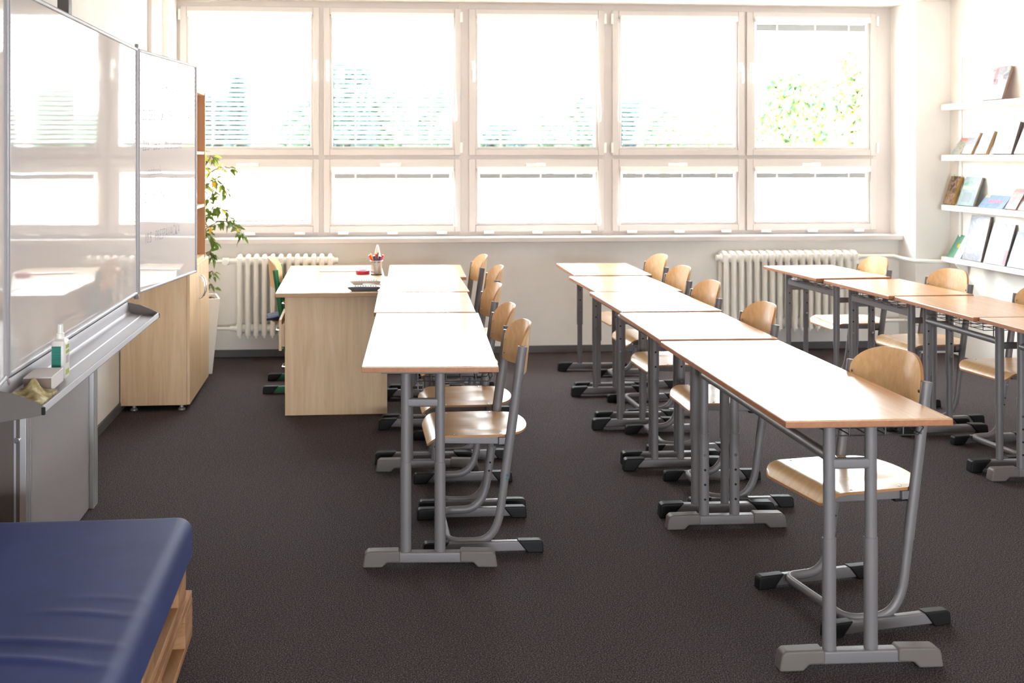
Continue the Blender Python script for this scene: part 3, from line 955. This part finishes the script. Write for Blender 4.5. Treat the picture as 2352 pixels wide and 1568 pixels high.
stems.sweep([to_local(q) for q in trunk], .009, None, 8)
B_ = [
    ([trunk[3], (-1.03, 7.38, 1.44), (-.98, 7.36, 1.52), (-.945, 7.36, 1.50)], 13, .6, .02),
    ([trunk[3], (-.99, 7.36, 1.40), (-.92, 7.35, 1.445), (-.86, 7.34, 1.44), (-.815, 7.33, 1.42)], 11, .5, .0),
    ([trunk[3], (-1.0, 7.36, 1.34), (-.94, 7.34, 1.36), (-.89, 7.33, 1.32), (-.865, 7.33, 1.25)], 18, .1, .10),
    ([trunk[2], (-1.0, 7.35, 1.20), (-.95, 7.33, 1.28), (-.90, 7.32, 1.24)], 15, .1, .08),
    ([trunk[2], (-1.01, 7.35, 1.10), (-.95, 7.33, 1.18), (-.87, 7.32, 1.14), (-.825, 7.32, 1.07)], 18, .05, .12),
    ([trunk[2], (-1.0, 7.34, 1.02), (-.92, 7.33, 1.07), (-.84, 7.32, 1.06), (-.78, 7.31, 1.02), (-.755, 7.31, .97)], 24, .0, .12),
    ([trunk[2], (-1.01, 7.35, .98), (-.97, 7.33, .96), (-.94, 7.33, .91)], 12, .0, .10),
    ([trunk[1], (-1.02, 7.36, .84), (-.98, 7.35, .86), (-.955, 7.34, .82)], 13, .0, .0),
    ([trunk[1], (-1.02, 7.36, .70), (-.97, 7.35, .72), (-.955, 7.35, .69)], 9, .0, .0),
    ([trunk[0], (-1.03, 7.37, .60), (-.975, 7.35, .63), (-.955, 7.35, .60)], 8, .0, .0),
    ([trunk[3], (-1.12, 7.44, 1.38), (-1.20, 7.46, 1.36), (-1.24, 7.46, 1.28)], 16, .2, .05),
    ([trunk[2], (-1.14, 7.45, 1.12), (-1.22, 7.48, 1.12), (-1.26, 7.5, 1.04)], 16, .1, .05),
    ([trunk[4], (-1.04, 7.40, 1.52), (-1.06, 7.38, 1.56), (-1.03, 7.36, 1.53)], 10, .7, .0),
]
for pts, n_, yo, ye in B_:
    branch(pts, n_, yo, ye)
stems.build('stems', M['bark'], pl, smooth=60)
lf.build('leaves', M['leaf'], pl, smooth=0)
ly.build('yellow_leaves', M['leaf_yellow'], pl, smooth=0)['label'] = 'yellowing leaves'
lyoung.build('young_leaves', M['leaf_young'], pl, smooth=0)['label'] = 'pale young leaves'

# ------------------------------------------------------------------ whiteboard
wb = thing('whiteboard', (-1.04, 4.22, 0))
tag(wb, 'large white folding whiteboard with aluminium tray along the left wall', 'whiteboard')
def relw(mb):
    return mb.xf(Matrix.Translation((1.04, -4.22, 0)))
ZB, ZTp = .846, 2.044
YA, YZ = 3.262, 5.178
def frame_bars(mb, y0, y1, z0, z1, x0, x1, w=.016):
    mb.box(x0, x1, y0, y0 + w, z0, z1); mb.box(x0, x1, y1 - w, y1, z0, z1)
    mb.box(x0, x1, y0 + w, y1 - w, z1 - w, z1); mb.box(x0, x1, y0 + w, y1 - w, z0, z0 + w)
pan = relw(MB().box(-1.062, -1.043, YA + .004, YZ - .004, ZB + .004, ZTp - .004)).build('centre_panel', M['enamel'], wb, smooth=0)
fb = MB(); frame_bars(fb, YA, YZ, ZB, ZTp, -1.066, -1.036)
relw(fb).build('panel_frame', M['alu_white'], pan, bevel=.006, seg=3)
def wing(y_hinge, sgn, ang, name):
    """built along +Y from its hinge, then swung"""
    h0 = .012; L_ = .96
    s = MB().box(-.022, -.003, h0 + .004, L_ - .004, ZB + .004, ZTp - .004)
    f_ = MB(); frame_bars(f_, h0, L_, ZB, ZTp, -.026, .004)
    for mb in (s, f_):
        if sgn < 0:
            mb.xf(Matrix.Scale(-1, 4, (0, 1, 0)))
        mb.xf(Matrix.Rotation(ang, 4, 'Z'))
        mb.xf(Matrix.Translation((-1.04, y_hinge, 0)))
    so = relw(s).build(name, M['enamel'], wb, smooth=0)
    relw(f_).build('panel_frame', M['alu_white'], so, bevel=.006, seg=3)
    return so
AW = R(-8.6)
wr = wing(YZ + .006, 1, AW, 'folding_wing')
wl = wing(YA - .006, -1, -AW, 'folding_wing')
for yh in (YA - .006, YZ + .006):
    hm = MB().cyl((-1.046, yh, ZB - .012), (-1.046, yh, ZTp + .02), .008, 12)
    hm.lathe([(.009, ZTp + .006), (.010, ZTp + .014), (.008, ZTp + .020), (0, ZTp + .022)], (-1.046, yh, 0), 12)
    hm.lathe([(.0, ZB - .024), (.012, ZB - .022), (.014, ZB - .012), (.010, ZB)], (-1.046, yh, 0), 12)
    relw(hm).build('hinge_rod', M['grey_panel'], wb, smooth=50)
# tray
TY0, TY1 = 3.13, 4.95
prof = [(-1.052, .842), (-1.040, .842), (-1.036, .826), (-1.034, .800), (-1.022, .788), (-.978, .781), (-.974, .785), (-.970, .780), (-.912, .772), (-.906, .789), (-.898, .790), (-.895, .770), (-.900, .764), (-.970, .772), (-1.03, .780), (-1.044, .79), (-1.052, .80)]
tr = relw(MB().prism(prof, 'y', TY0, TY1)).build('pen_tray', M['alu_white'], wb, bevel=.0012, seg=1)
for y0, y1 in ((TY0 - .006, TY0), (TY1, TY1 + .006)):
    ec = [(-1.054, .838), (-1.036, .838), (-.985, .828), (-.93, .806), (-.893, .786), (-.893, .766), (-.93, .758), (-1.02, .744), (-1.05, .752), (-1.054, .77)]
    relw(MB().prism(ec, 'y', y0, y1)).build('end_cap', M['grey_plastic'], tr, bevel=.002)
    if y0 < TY1 - .5:
        relw(MB().box(-.903, -.892, y0 - .0015, y0 + .006, .764, .787)).build('corner_clip', M['black_plastic'], tr, bevel=.002)
# columns and lower grey board
for y0 in (3.70, 4.46):
    relw(MB().box(-1.225, -1.178, y0, y0 + .055, 0, 2.60)).build('guide_column', M['dark_panel'], wb, bevel=.004)
lower = MB().box(-1.27, -1.128, 3.74, 4.60, .004, .80)
relw(lower).build('lower_panel', M['grey_panel'], wb, bevel=.003)
for y0 in (3.665, 4.60):
    po_ = relw(MB().box(-1.275, -1.132, y0, y0 + .075, .0, .83)).build('lower_post', M['dark_panel'], wb, bevel=.003)
    relw(MB().box(-1.1325, -1.110, y0 + .001, y0 + .074, .0, .83)).build('face_strip', M['alu'], po_, bevel=.002)
    gp = MB()
    for k in range(2):
        gp.box(-1.1105, -1.1092, y0 + .020 + k * .028, y0 + .024 + k * .028, .01, .82)
    relw(gp).build('groove', M['grey_panel'], po_, smooth=0)
    relw(MB().box(-1.150, -1.143, y0 - .002, y0 + .001, .01, .82)).build('light_strip', M['alu_white'], po_, smooth=0)
relw(MB().box(-1.376, -1.222, 3.652, 3.664, .0, .83)).build('lower_post_cover', M['dark_panel'], wb, bevel=.002)
relw(MB().cyl((-1.14, 3.664, .55), (-1.14, 3.657, .55), .010, 12)).build('screw', M['chrome'], wb)

# handwriting on the right wing (thin ink strokes)
def text_mesh(body, size, shear=0.12, offset=-.0, extrude=0.0):
    cu = bpy.data.curves.new('writing', 'FONT')
    cu.body = body; cu.size = size; cu.shear = shear; cu.resolution_u = 2; cu.offset = offset
    cu.extrude = extrude
    tmp = bpy.data.objects.new('writing', cu)
    col.objects.link(tmp)
    dg = bpy.context.evaluated_depsgraph_get()
    me = bpy.data.meshes.new_from_object(tmp.evaluated_get(dg))
    bpy.data.objects.remove(tmp); bpy.data.curves.remove(cu)
    return me
def place_text(body, size, origin, ydir, name, m, parent, squeeze=1.0, offset=0.0, slope=0.0):
    """text whose reading direction runs along ydir (unit, horizontal), z up"""
    me = text_mesh(body, size, offset=offset)
    d = Vector(ydir)
    for v in me.vertices:
        q = v.co.copy()
        v.co = Vector(origin) + d * (q.x * squeeze) + Vector((0, 0, q.y + slope * q.x))
    me.materials.clear(); me.materials.append(m)
    o = bpy.data.objects.new(name, me)
    col.objects.link(o)
    o.parent = parent
    return o
wd = (Matrix.Rotation(AW, 3, 'Z') @ Vector((0, 1, 0)))
wn = (Matrix.Rotation(AW, 3, 'Z') @ Vector((1, 0, 0)))
hinge_l = Vector((0, YZ + .006 - 4.22, 0))
lines = [('16-20.5  V. A. KOJE - RODI', 1.845, .075, .08), ('20-23.5  V.A. ÚTE 5-7  - 13:45', 1.695, .082, .07), ('22.5 - 26.5  - Ms Šrncová', 1.545, .078, .07),
         ('- týždenník', 1.42, .066, .12), ('(12:17)', 1.375, .05, .50), ('2.DAY - 24.4 - OCEAN - SÚŤAŽ', 1.285, .072, .10), ('10.5   PRESPÁVAČKA', 1.08, .078, .10)]
for body, z, size, off in lines:
    og = hinge_l + wd * off + wn * (-.0024) + Vector((0, 0, z))
    place_text(body, size, og, wd, 'handwriting', M['pencil_mark'], wr, squeeze=.78, offset=-.0012, slope=.02)['label'] = 'faint grey handwriting'

# things on the tray
bt = thing('spray_bottle', (-.963, 3.545, .7862))
tag(bt, 'white spray bottle with a green label standing in the whiteboard tray', 'bottle')
pr = MB()
def rect_ring(hx, hy, z, r=.012, n=4):
    out = []
    for cx_, cy_, a0 in ((hx - r, hy - r, 0), (-hx + r, hy - r, 90), (-hx + r, -hy + r, 180), (hx - r, -hy + r, 270)):
        for k in range(n + 1):
            a = R(a0 + 90 * k / n)
            out.append((cx_ + r * math.cos(a), cy_ + r * math.sin(a), z))
    return out
rings = [rect_ring(.020, .028, 0, .008), rect_ring(.0225, .0305, .004, .010), rect_ring(.0225, .0305, .115, .010), rect_ring(.021, .028, .124, .010), rect_ring(.013, .013, .130, .0128)]
nn = len(rings[0])
pr.add([q for r_ in rings for q in r_], [(i * nn + k, i * nn + (k + 1) % nn, (i + 1) * nn + (k + 1) % nn, (i + 1) * nn + k) for i in range(4) for k in range(nn)] + [tuple(range(nn - 1, -1, -1)), tuple(4 * nn + k for k in range(nn))])
pr.build('bottle_body', M['bottle'], bt, smooth=50)
MB().box(-.020, .010, -.0312, -.030, .012, .108).build('back_label', M['teal_label'], bt, smooth=0)['label'] = 'green printed label'
fl = MB().box(.0222, .0232, -.024, .024, .010, .112, 0)
fl.box(.0232, .0236, -.020, .02, .098, .110, 1); fl.box(.0232, .0236, -.020, .02, .082, .092, 1); fl.box(.0232, .0236, -.022, .02, .012, .030, 1); fl.box(.0232, .0236, -.02, .012, .05, .075, 2)
fl.build('front_label', [M['bottle'], M['olive_label'], M['pale_print']], bt, smooth=0)
MB().lathe([(.013, .129), (.013, .146), (.0095, .148), (.0085, .176), (.0, .178)], (0, 0, 0), 20).build('pump', M['white_plastic'], bt, smooth=40)
bx = thing('eraser_box', (-.975, 3.405, .7885), R(2))
tag(bx, 'pale grey eraser box lying in the tray in front of the spray bottle', 'box')
MB().box(-.045, .042, -.075, .075, 0, .044).build('box_body', M['box_card'], bx, bevel=.002)
MB().box(-.043, .040, -.077, -.0745, .002, .040).build('felt_end', M['box_end'], bx, smooth=0)
def clo(u, v):
    x = -1.012 + .100 * u; y = 3.150 + .17 * v
    b = .012 + .030 * math.exp(-((u - .45) / .3) ** 2 - ((v - .62) / .33) ** 2)
    z = .797 - .012 * u + b * (.75 + .35 * math.sin(8 * u + 6 * v) + .25 * math.sin(17 * v - 5 * u))
    return (x, y, z)
tag(MB().grid(clo, 26, 26, 0, thick=lambda u, v: (clo(u, v)[0], clo(u, v)[1], min(clo(u, v)[2] - .002, .7955 - .012 * u))).build('dust_cloth', [M['cloth'], M['cloth']], smooth=70), 'crumpled yellowish dust cloth at the near end of the whiteboard tray', 'cloth')

# lamp over the board (its end shows at the top edge)
lm = thing('board_lamp', (-.80, 4.6, 2.366))
tag(lm, 'ceiling hung lamp above the whiteboard, only its underside showing', 'lamp')
MB().prism([(-.13, .02), (-.12, -.045), (-.07, -.064), (.07, -.064), (.12, -.045), (.13, .02)], 'y', -.8, .8).build('housing', M['lamp_body'], lm, bevel=.006)
for y in (-.6, .6):
    MB().cyl((0, y, .015), (0, y, ZC - 2.366), .006, 8).build('hanger', M['lamp_body'], lm)
MB().box(-.05, .125, .80, .815, -.05, .02).build('end_plate', M['dark_panel'], lm, bevel=.002)

# ------------------------------------------------------------------ pallet sofa
def pallet(loc, label):
    t = thing('wooden_pallet', loc)
    tag(t, label, 'pallet', 'pallets of the low sofa')
    W, L_ = .80, 1.20
    for x in (.0725, .2363, .40, .5637, .7275):
        w = .1425 if x in (.0725, .7275, .40) else .10
        MB().box(x - w / 2, x + w / 2, 0, L_, .122, .144).build('deck_board', M['pine'], t, bevel=.003)
    for y in (0, .5275, 1.055):
        MB().box(0, W, y, y + .145, .100, .122).build('stringer', M['pine'], t, bevel=.003)
        for x, w in ((0, .10), (.3275, .145), (.70, .10)):
            MB().box(x, x + w, y, y + .145, .022, .100).build('block', M['pine'], t, bevel=.003)
    for x, w in ((0, .10), (.3275, .145), (.70, .10)):
        MB().box(x, x + w, 0, L_, 0, .022).build('bottom_board', M['pine'], t, bevel=.003)
    return t
pallet((-1.305, 2.165, 0), 'raw pine pallet on the carpet, lower one under the blue mattress')
pallet((-1.318, 2.120, .144), 'raw pine pallet stacked on another, right under the blue mattress')
MX0, MX1, MY0, MY1, MZ0, MZ1 = -1.345, -.492, 2.09, 3.315, .290, .405
rr_ = .045
def mat_pt(u, v):
    Lx, Ly = (MX1 - MX0) / 2 - rr_, (MY1 - MY0) / 2 - rr_
    q = math.pi * rr_ / 2
    side = MZ1 - MZ0 - rr_ + .0
    ext = q + side
    def axis(a, Lh):
        # dense near the edges
        n_edge = .18
        s = 2 * a - 1
        if abs(s) <= 1 - 2 * n_edge * 1.0:
            return s / (1 - 2 * n_edge) * Lh, 0.0
        e = (abs(s) - (1 - 2 * n_edge)) / (2 * n_edge) * ext
        return math.copysign(Lh, s), e
    ix, ex = axis(u, Lx); iy, ey = axis(v, Ly)
    e = min(ext, math.hypot(ex, ey))
    if e > 1e-9:
        dx, dy = ex / math.hypot(ex, ey) * math.copysign(1, ix), ey / math.hypot(ex, ey) * math.copysign(1, iy)
    else:
        dx = dy = 0
    if e <= q:
        off, drop = rr_ * math.sin(e / rr_), rr_ * (1 - math.cos(e / rr_))
    else:
        off, drop = rr_, rr_ + (e - q)
    X, Y, Z = (MX0 + MX1) / 2 + ix + dx * off, (MY0 + MY1) / 2 + iy + dy * off, MZ1 - drop
    # folds pulled towards the right edge
    wr_ = 0
    for (yc, x0, x1, amp, bend) in ((2.475, -.96, -.55, .0075, .05), (2.385, -.90, -.56, .008, .06), (2.62, -.80, -.55, .005, .04), (2.25, -1.15, -.68, .007, .05), (2.70, -.74, -.53, .003, .03)):
        f_ = max(0, min(1, (X - x0) / (x1 - x0)))
        env = math.sin(math.pi * min(1, max(0, (X - x0) / (x1 - x0 + .06)))) if X > x0 else 0
        yy = yc - bend * f_ * f_
        wr_ += .65 * amp * max(0, env) * math.exp(-((Y - yy) / .016) ** 2)
    Z += wr_ * max(0, 1 - drop / .05)
    Z += .004 * math.sin(3.1 * X + 1) * math.sin(2.3 * Y) * max(0, 1 - drop / .03)
    return (X, Y, Z)
mt = MB().grid(mat_pt, 110, 200)
mt.box(MX0 + .02, MX1 - .02, MY0 + .02, MY1 - .02, MZ0 - .001, MZ0 + .01)
tag(mt.build('mattress', M['blue_cover'], smooth=60), 'navy blue covered mattress lying on two pallets', 'mattress')

# ------------------------------------------------------------------ book shelves on the right wall
SHZ = [(1.870, 1.912), (1.484, 1.527), (1.106, 1.147), (.714, .752)]
SN = ['topmost', 'second from top', 'third from top', 'lowest']
for k, (z0, z1) in enumerate(SHZ):
    t = thing('wall_shelf', (4.555, 6.6, z0))
    tag(t, '%s white wall shelf of four beside the window, holding books' % SN[k], 'shelf', 'book shelves on the right wall')
    MB().box(-.055, .0545, -2.0, 1.085, 0, z1 - z0).build('shelf_board', M['white_plastic'], t, bevel=.003)
    for y in ((-1.2, -.1, .92) if k == 3 else (-1.2, -.1)):
        MB().prism([(.0545, 0), (.0545, -.10), (.045, -.10), (-.04, -.012), (-.03, 0)], 'y', y - .009, y + .009).build('bracket', M['white_plastic'], t, bevel=.001)
for y in (5.4, 6.5, 7.60):
    tag(MB().box(4.597, 4.611, y - .012, y + .012, .62, 2.27).build('shelf_upright', M['white_plastic'], bevel=.002),
        'white wall rail carrying the shelves, %s' % ('nearest the window' if y > 7 else ('right behind the leaning books' if y > 6 else 'outside the right edge')), 'rail', 'rails of the book shelves')

def book_mat(name, cols, scale=(12, 9, 14), stops=None, seed=0.0, rough=.35):
    m = mat(name, cols[0], rough)
    nt = m.node_tree; b = nt.nodes['Principled BSDF']
    tc = N(m, 'ShaderNodeTexCoord'); mp = N(m, 'ShaderNodeMapping')
    mp.inputs['Scale'].default_value = scale; mp.inputs['Location'].default_value = (seed, seed * 1.7, seed * .6)
    nz = N(m, 'ShaderNodeTexNoise'); nz.inputs['Scale'].default_value = 1; nz.inputs['Detail'].default_value = 3; nz.inputs['Distortion'].default_value = 1.0
    rp = N(m, 'ShaderNodeValToRGB'); rp.color_ramp.interpolation = 'EASE'
    el = rp.color_ramp.elements
    k = len(cols)
    while len(el) < k: el.new(.5)
    for i, c in enumerate(cols):
        el[i].position = .34 + .32 * i / max(1, k - 1); el[i].color = (*[q ** 1.3 * .36 for q in lin(c)], 1)
    nt.links.new(tc.outputs['Object'], mp.inputs[0]); nt.links.new(mp.outputs[0], nz.inputs['Vector'])
    nt.links.new(nz.outputs['Fac'], rp.inputs[0]); nt.links.new(rp.outputs[0], b.inputs['Base Color'])
    return m
pages_m = mat('book_pages', (196, 160, 110), .8)
pages_d = mat('book_pages_grey', (140, 124, 112), .8)
def book(yl, yr, shelf, h, th, cols, label, spine=(120, 100, 90), pg=None, extra=None, seed=0.0, scale=(12, 9, 14), x0=4.512):
    """yl: far side, yr: near side"""
    zb = SHZ[shelf][1]
    wall = 4.608 if shelf != 0 else 4.608
    room = wall - x0 - th
    if h > .12:
        th_ang = math.asin(max(.02, min(.9, room / h)))
    else:
        th_ang = R(38)
    t = thing('book', (x0, yr, zb + th * math.sin(th_ang) + .0005))
    t.rotation_euler = (0, th_ang, 0)
    w = yl - yr
    tag(t, label, 'book', 'books on the wall shelves')
    cm = book_mat('cover_' + label.split()[0], cols, scale, seed=seed)
    cv = MB().box(0, .002, 0, w, 0, h, 0); cv.box(th - .002, th, 0, w, 0, h, 1); cv.box(.002, th - .002, w - .002, w, 0, h, 1)
    c = cv.build('cover', [cm, mat('back_' + label.split()[0], spine, .5)], t, bevel=.0005, seg=1)
    MB().box(.002, th - .002, .004, w - .003, .003, h - .003).build('pages', pg or pages_m, t, smooth=0)
    if extra:
        extra(c, w, h)
    return t
def block(y0, y1, z0, z1, rgb):
    def f(c, w, h):
        MB().box(-.0006, .0002, w * (1 - y1), w * (1 - y0), h * z0, h * z1).build('cover_print', mat('cover_print', [q * .72 for q in rgb], .5), c, smooth=0)
    return f
def words(items):
    def f(c, w, h):
        for body, size, fy, fz, rgb in items:
            place_text(body, size, (-.0008, w * (1 - fy), h * fz), (0, -1, 0), 'cover_title', mat('title_ink', rgb, .5), c)
    return f
def both(*fs):
    def f(c, w, h):
        for g in fs: g(c, w, h)
    return f
white1 = [(236, 236, 242), (214, 212, 226), (244, 244, 248)]
book(7.187, 6.955, 0, .245, .022, white1 + [(190, 180, 190)], 'large white picture book alone on the top shelf, red brown back', (170, 96, 80), pages_d, both(block(.30, .42, .55, .95, (222, 150, 160)), block(.35, .55, .45, .62, (190, 150, 165))), 1.2)
book(7.580, 7.460, 1, .155, .006, [(150, 190, 205), (226, 214, 190), (130, 170, 190)], 'thin blue green booklet with a red top, leftmost on the second shelf', (190, 130, 120), None, block(.02, .98, .82, .97, (232, 140, 120)), 2.2)
book(7.440, 7.318, 1, .178, .018, [(214, 210, 216), (190, 190, 204), (238, 226, 222)], 'grey white paperback with tan page edges, second on the second shelf', (120, 96, 84), pages_m, block(.1, .9, .75, .95, (236, 214, 214)), 3.1)
book(7.268, 7.140, 1, .180, .026, [(222, 222, 240), (232, 232, 246)], 'pale lilac paperback with thick tan page edges on the second shelf', (150, 120, 90), pages_m, None, 4.4)
book(7.072, 6.852, 1, .236, .026, [(214, 218, 240), (226, 230, 246)], 'large pale blue hardback numbered 100 on the second shelf', (76, 70, 72), mat('book_dark_pages', (104, 92, 86), .8), words([('100', .085, .10, .68, (240, 242, 252))]), 5.0)
book(6.822, 6.660, 1, .20, .020, [(240, 238, 240), (226, 224, 230)], 'white book cut off by the right edge on the second shelf', (190, 170, 150), pages_m, None, 5.7)
book(7.682, 7.560, 2, .222, .026, [(150, 108, 76), (206, 160, 120), (232, 200, 168), (120, 84, 66)], 'brown patterned paperback with golden page edges, leftmost on the third shelf', (160, 130, 70), mat('book_gold_pages', (178, 140, 70), .8), None, 6.1, (22, 14, 20))
book(7.500, 7.296, 2, .226, .020, [(168, 214, 196), (206, 230, 226), (196, 214, 232)], 'mint green and pale blue hardback with a grey picture on the third shelf', (60, 96, 96), pages_d, both(block(.2, .7, .12, .45, (150, 164, 176)), block(.05, .95, .55, .66, (196, 226, 190))), 7.3)
book(7.235, 6.950, 2, .115, .005, [(150, 186, 226), (170, 202, 236), (134, 172, 216)], 'blue landscape booklet with red title lying low on the third shelf', (150, 180, 210), None, both(both(*[block(.28 + .11 * q, .36 + .11 * q, .40, .62, (230, 120, 150)) for q in range(5)]), block(.02, .2, .78, .98, (236, 206, 150))), 8.5)
book(6.925, 6.805, 2, .165, .012, [(110, 84, 130), (206, 110, 96), (232, 170, 110), (96, 92, 140)], 'purple paperback with an orange picture at the right of the third shelf', (120, 66, 60), pages_d, block(.08, .92, .84, .96, (226, 120, 96)), 9.1)
book(6.780, 6.60, 2, .15, .010, [(240, 190, 200), (248, 224, 220)], 'pink book cut off by the right edge on the third shelf', (200, 150, 150), pages_m, None, 9.9)
book(7.630, 7.450, 3, .190, .004, [(150, 222, 190), (170, 230, 204)], 'mint green and white booklet with a yellow spot, leftmost on the lowest shelf', (150, 210, 180), None, both(block(.52, .99, .01, .99, (244, 246, 246)), block(.36, .52, .45, .62, (250, 206, 60))), 10.3)
book(7.432, 7.200, 3, .335, .018, white1, 'tall white picture book with brown page edges on the lowest shelf', (90, 76, 66), pages_d, None, 11.4)
book(7.170, 6.925, 3, .300, .012, white1 + [(176, 200, 232)], 'tall white picture book with a pink lower corner on the lowest shelf', (80, 70, 80), pages_d, block(.86, .99, .02, .38, (226, 150, 170)), 12.6)
book(6.900, 6.66, 3, .255, .014, [(226, 226, 234), (200, 204, 220), (240, 240, 244)], 'white picture book at the right edge of the lowest shelf', (90, 76, 76), pages_d, None, 13.2)
sf = MB().box(0, .0008, 0, .014, 0, .03)
tag(sf.build('sticky_flag', mat('lime_flag', (190, 226, 110), .5), smooth=0, loc=(4.592, 7.655, SHZ[2][1] + .205)), 'lime green page flag sticking out of the brown paperback', 'page flag')

# ------------------------------------------------------------------ outside
gz = -4.0
struct(MB().box(-120, 160, 8.6, 260, gz - .2, gz).build('ground', M['ground'], smooth=0))
bd = thing('building', (-3.4, 19, gz))
tag(bd, 'low cream rendered building seen through the lower left windows', 'building')
MB().box(-6.0, 5.95, -3, 6, 0, 5.35).build('wall', M['building'], bd, smooth=0)
MB().box(-6.2, 6.1, -3.2, 6.2, 5.35, 5.47).build('roof', M['roof'], bd, smooth=0)
rt = random.Random(11)
def tree(x, y, top, halfw, mats_, nleaf, label, kind, ls=.35, base=None):
    t = thing('tree', (x, y, gz))
    tag(t, label, 'tree', 'trees outside the windows')
    H_ = top - gz
    MB().sweep([(0, 0, 0), (.05, 0, H_ * .4), (0, .05, H_ * .9)], .16, None, 8).build('trunk', M['bark'], t)
    lo_ = (base - gz) if base is not None else H_ * .25
    f = MB()
    for k in range(nleaf):
        if kind == 'cone':
            q = rt.random() ** .7
            z = lo_ + (H_ - lo_) * (1 - q)
            layer = .75 + .25 * math.sin(z * 5.5)
            rad = halfw * q * layer * math.sqrt(rt.random())
            a = rt.uniform(0, 2 * math.pi)
            c = Vector((rad * math.cos(a), rad * math.sin(a), z))
        else:
            while True:
                c = Vector((rt.uniform(-1, 1), rt.uniform(-1, 1), rt.uniform(-1, 1)))
                if c.length < 1: break
            if c.z < 0:                              # keep the skirt of the crown wide
                q = math.hypot(c.x, c.y)
                if q > .05: c.x, c.y = c.x * min(1 / q, 1 / math.sqrt(1 - c.z * c.z)), c.y * min(1 / q, 1 / math.sqrt(1 - c.z * c.z))
            bump = .80 + .2 * math.sin(5 * c.x + 1) * math.cos(4 * c.z)
            c = Vector((c.x * halfw * bump, c.y * halfw * bump, lo_ + (H_ - lo_) * (.5 + .5 * c.z * bump)))
        n = Vector((rt.gauss(0, 1), rt.gauss(0, 1), rt.gauss(0, .8))).normalized()
        u = n.orthogonal().normalized(); w = n.cross(u)
        s1, s2 = ls * rt.uniform(.5, 1.2), ls * rt.uniform(.3, .7)
        mi = 0 if len(mats_) == 1 or rt.random() < .65 else 1
        f.add([c - u * s1, c + w * s2 + n * .05, c + u * s1, c - w * s2 + n * .05], [(0, 1, 2, 3)], mi)
    f.build('foliage', mats_, t, smooth=0)
TREES = [
    (-3.68, 34, 4.04, 0.62, ['tree_dark'], 1500, 'dark pointed conifer seen through the leftmost upper window', 'cone', 0.45, -2.5),
    (-4.67, 36, 3.64, 0.61, ['tree_dark'], 1300, 'dark bushy tree at the left edge of the leftmost upper window', 'round', 0.45, 1.08),
    (-1.79, 40, 4.06, 0.99, ['tree_green'], 900, 'hazy green tree behind the frame between the two left windows', 'round', 0.5, 1.03),
    (-0.11, 30, 4.39, 0.72, ['tree_dark', 'tree_green'], 2200, 'tall dark green tree at the left of the second window', 'round', 0.4, 1.15),
    (1.01, 32, 3.83, 1.0, ['tree_green'], 2000, 'broad green tree in the middle of the second window', 'round', 0.4, 1.12),
    (3.76, 46, 4.75, 1.2, ['tree_green'], 1500, 'hazy green tree at the right of the second window', 'round', 0.55, 0.95),
    (7.36, 50, 3.06, 1.32, ['tree_dark', 'tree_green'], 1200, 'low dark tree at the left of the middle window', 'round', 0.5, 0.9),
    (7.62, 40, 3.26, 0.85, ['tree_green'], 1000, 'small green tree in the middle of the middle window', 'round', 0.45, 1.02),
    (9.49, 42, 4.42, 0.99, ['tree_green'], 1500, 'green tree at the right of the middle window', 'round', 0.45, 0.99),
    (9.73, 36, 3.51, 0.59, ['tree_dark'], 1000, 'dark tree at the left edge of the fourth window', 'round', 0.45, 1.07),
    (9.11, 30, 3.28, 0.72, ['tree_green', 'tree_lime'], 1800, 'light green tree in the fourth window', 'round', 0.4, 1.14),
    (12.03, 34, 3.31, 0.89, ['tree_lime'], 1200, 'pale yellow green tree at the right of the fourth window', 'round', 0.4, 1.09),
    (7.51, 17, 3.11, 0.79, ['tree_lime', 'tree_green'], 7000, 'sunlit yellow green tree filling the rightmost window', 'round', 0.1, 1.43),
    (6.79, 13.6, 3.12, 0.38, ['tree_orange', 'tree_green'], 3800, 'orange tinged tree at the right edge of the rightmost window', 'round', 0.1, 1.45),
    (7.68, 19, 2.6, 0.38, ['tree_lime', 'tree_green'], 2200, 'small yellow green tree at the left of the rightmost window', 'round', 0.1, 1.42)]
for a in TREES:
    tree(*a[:4], [M[k] for k in a[4]], *a[5:])
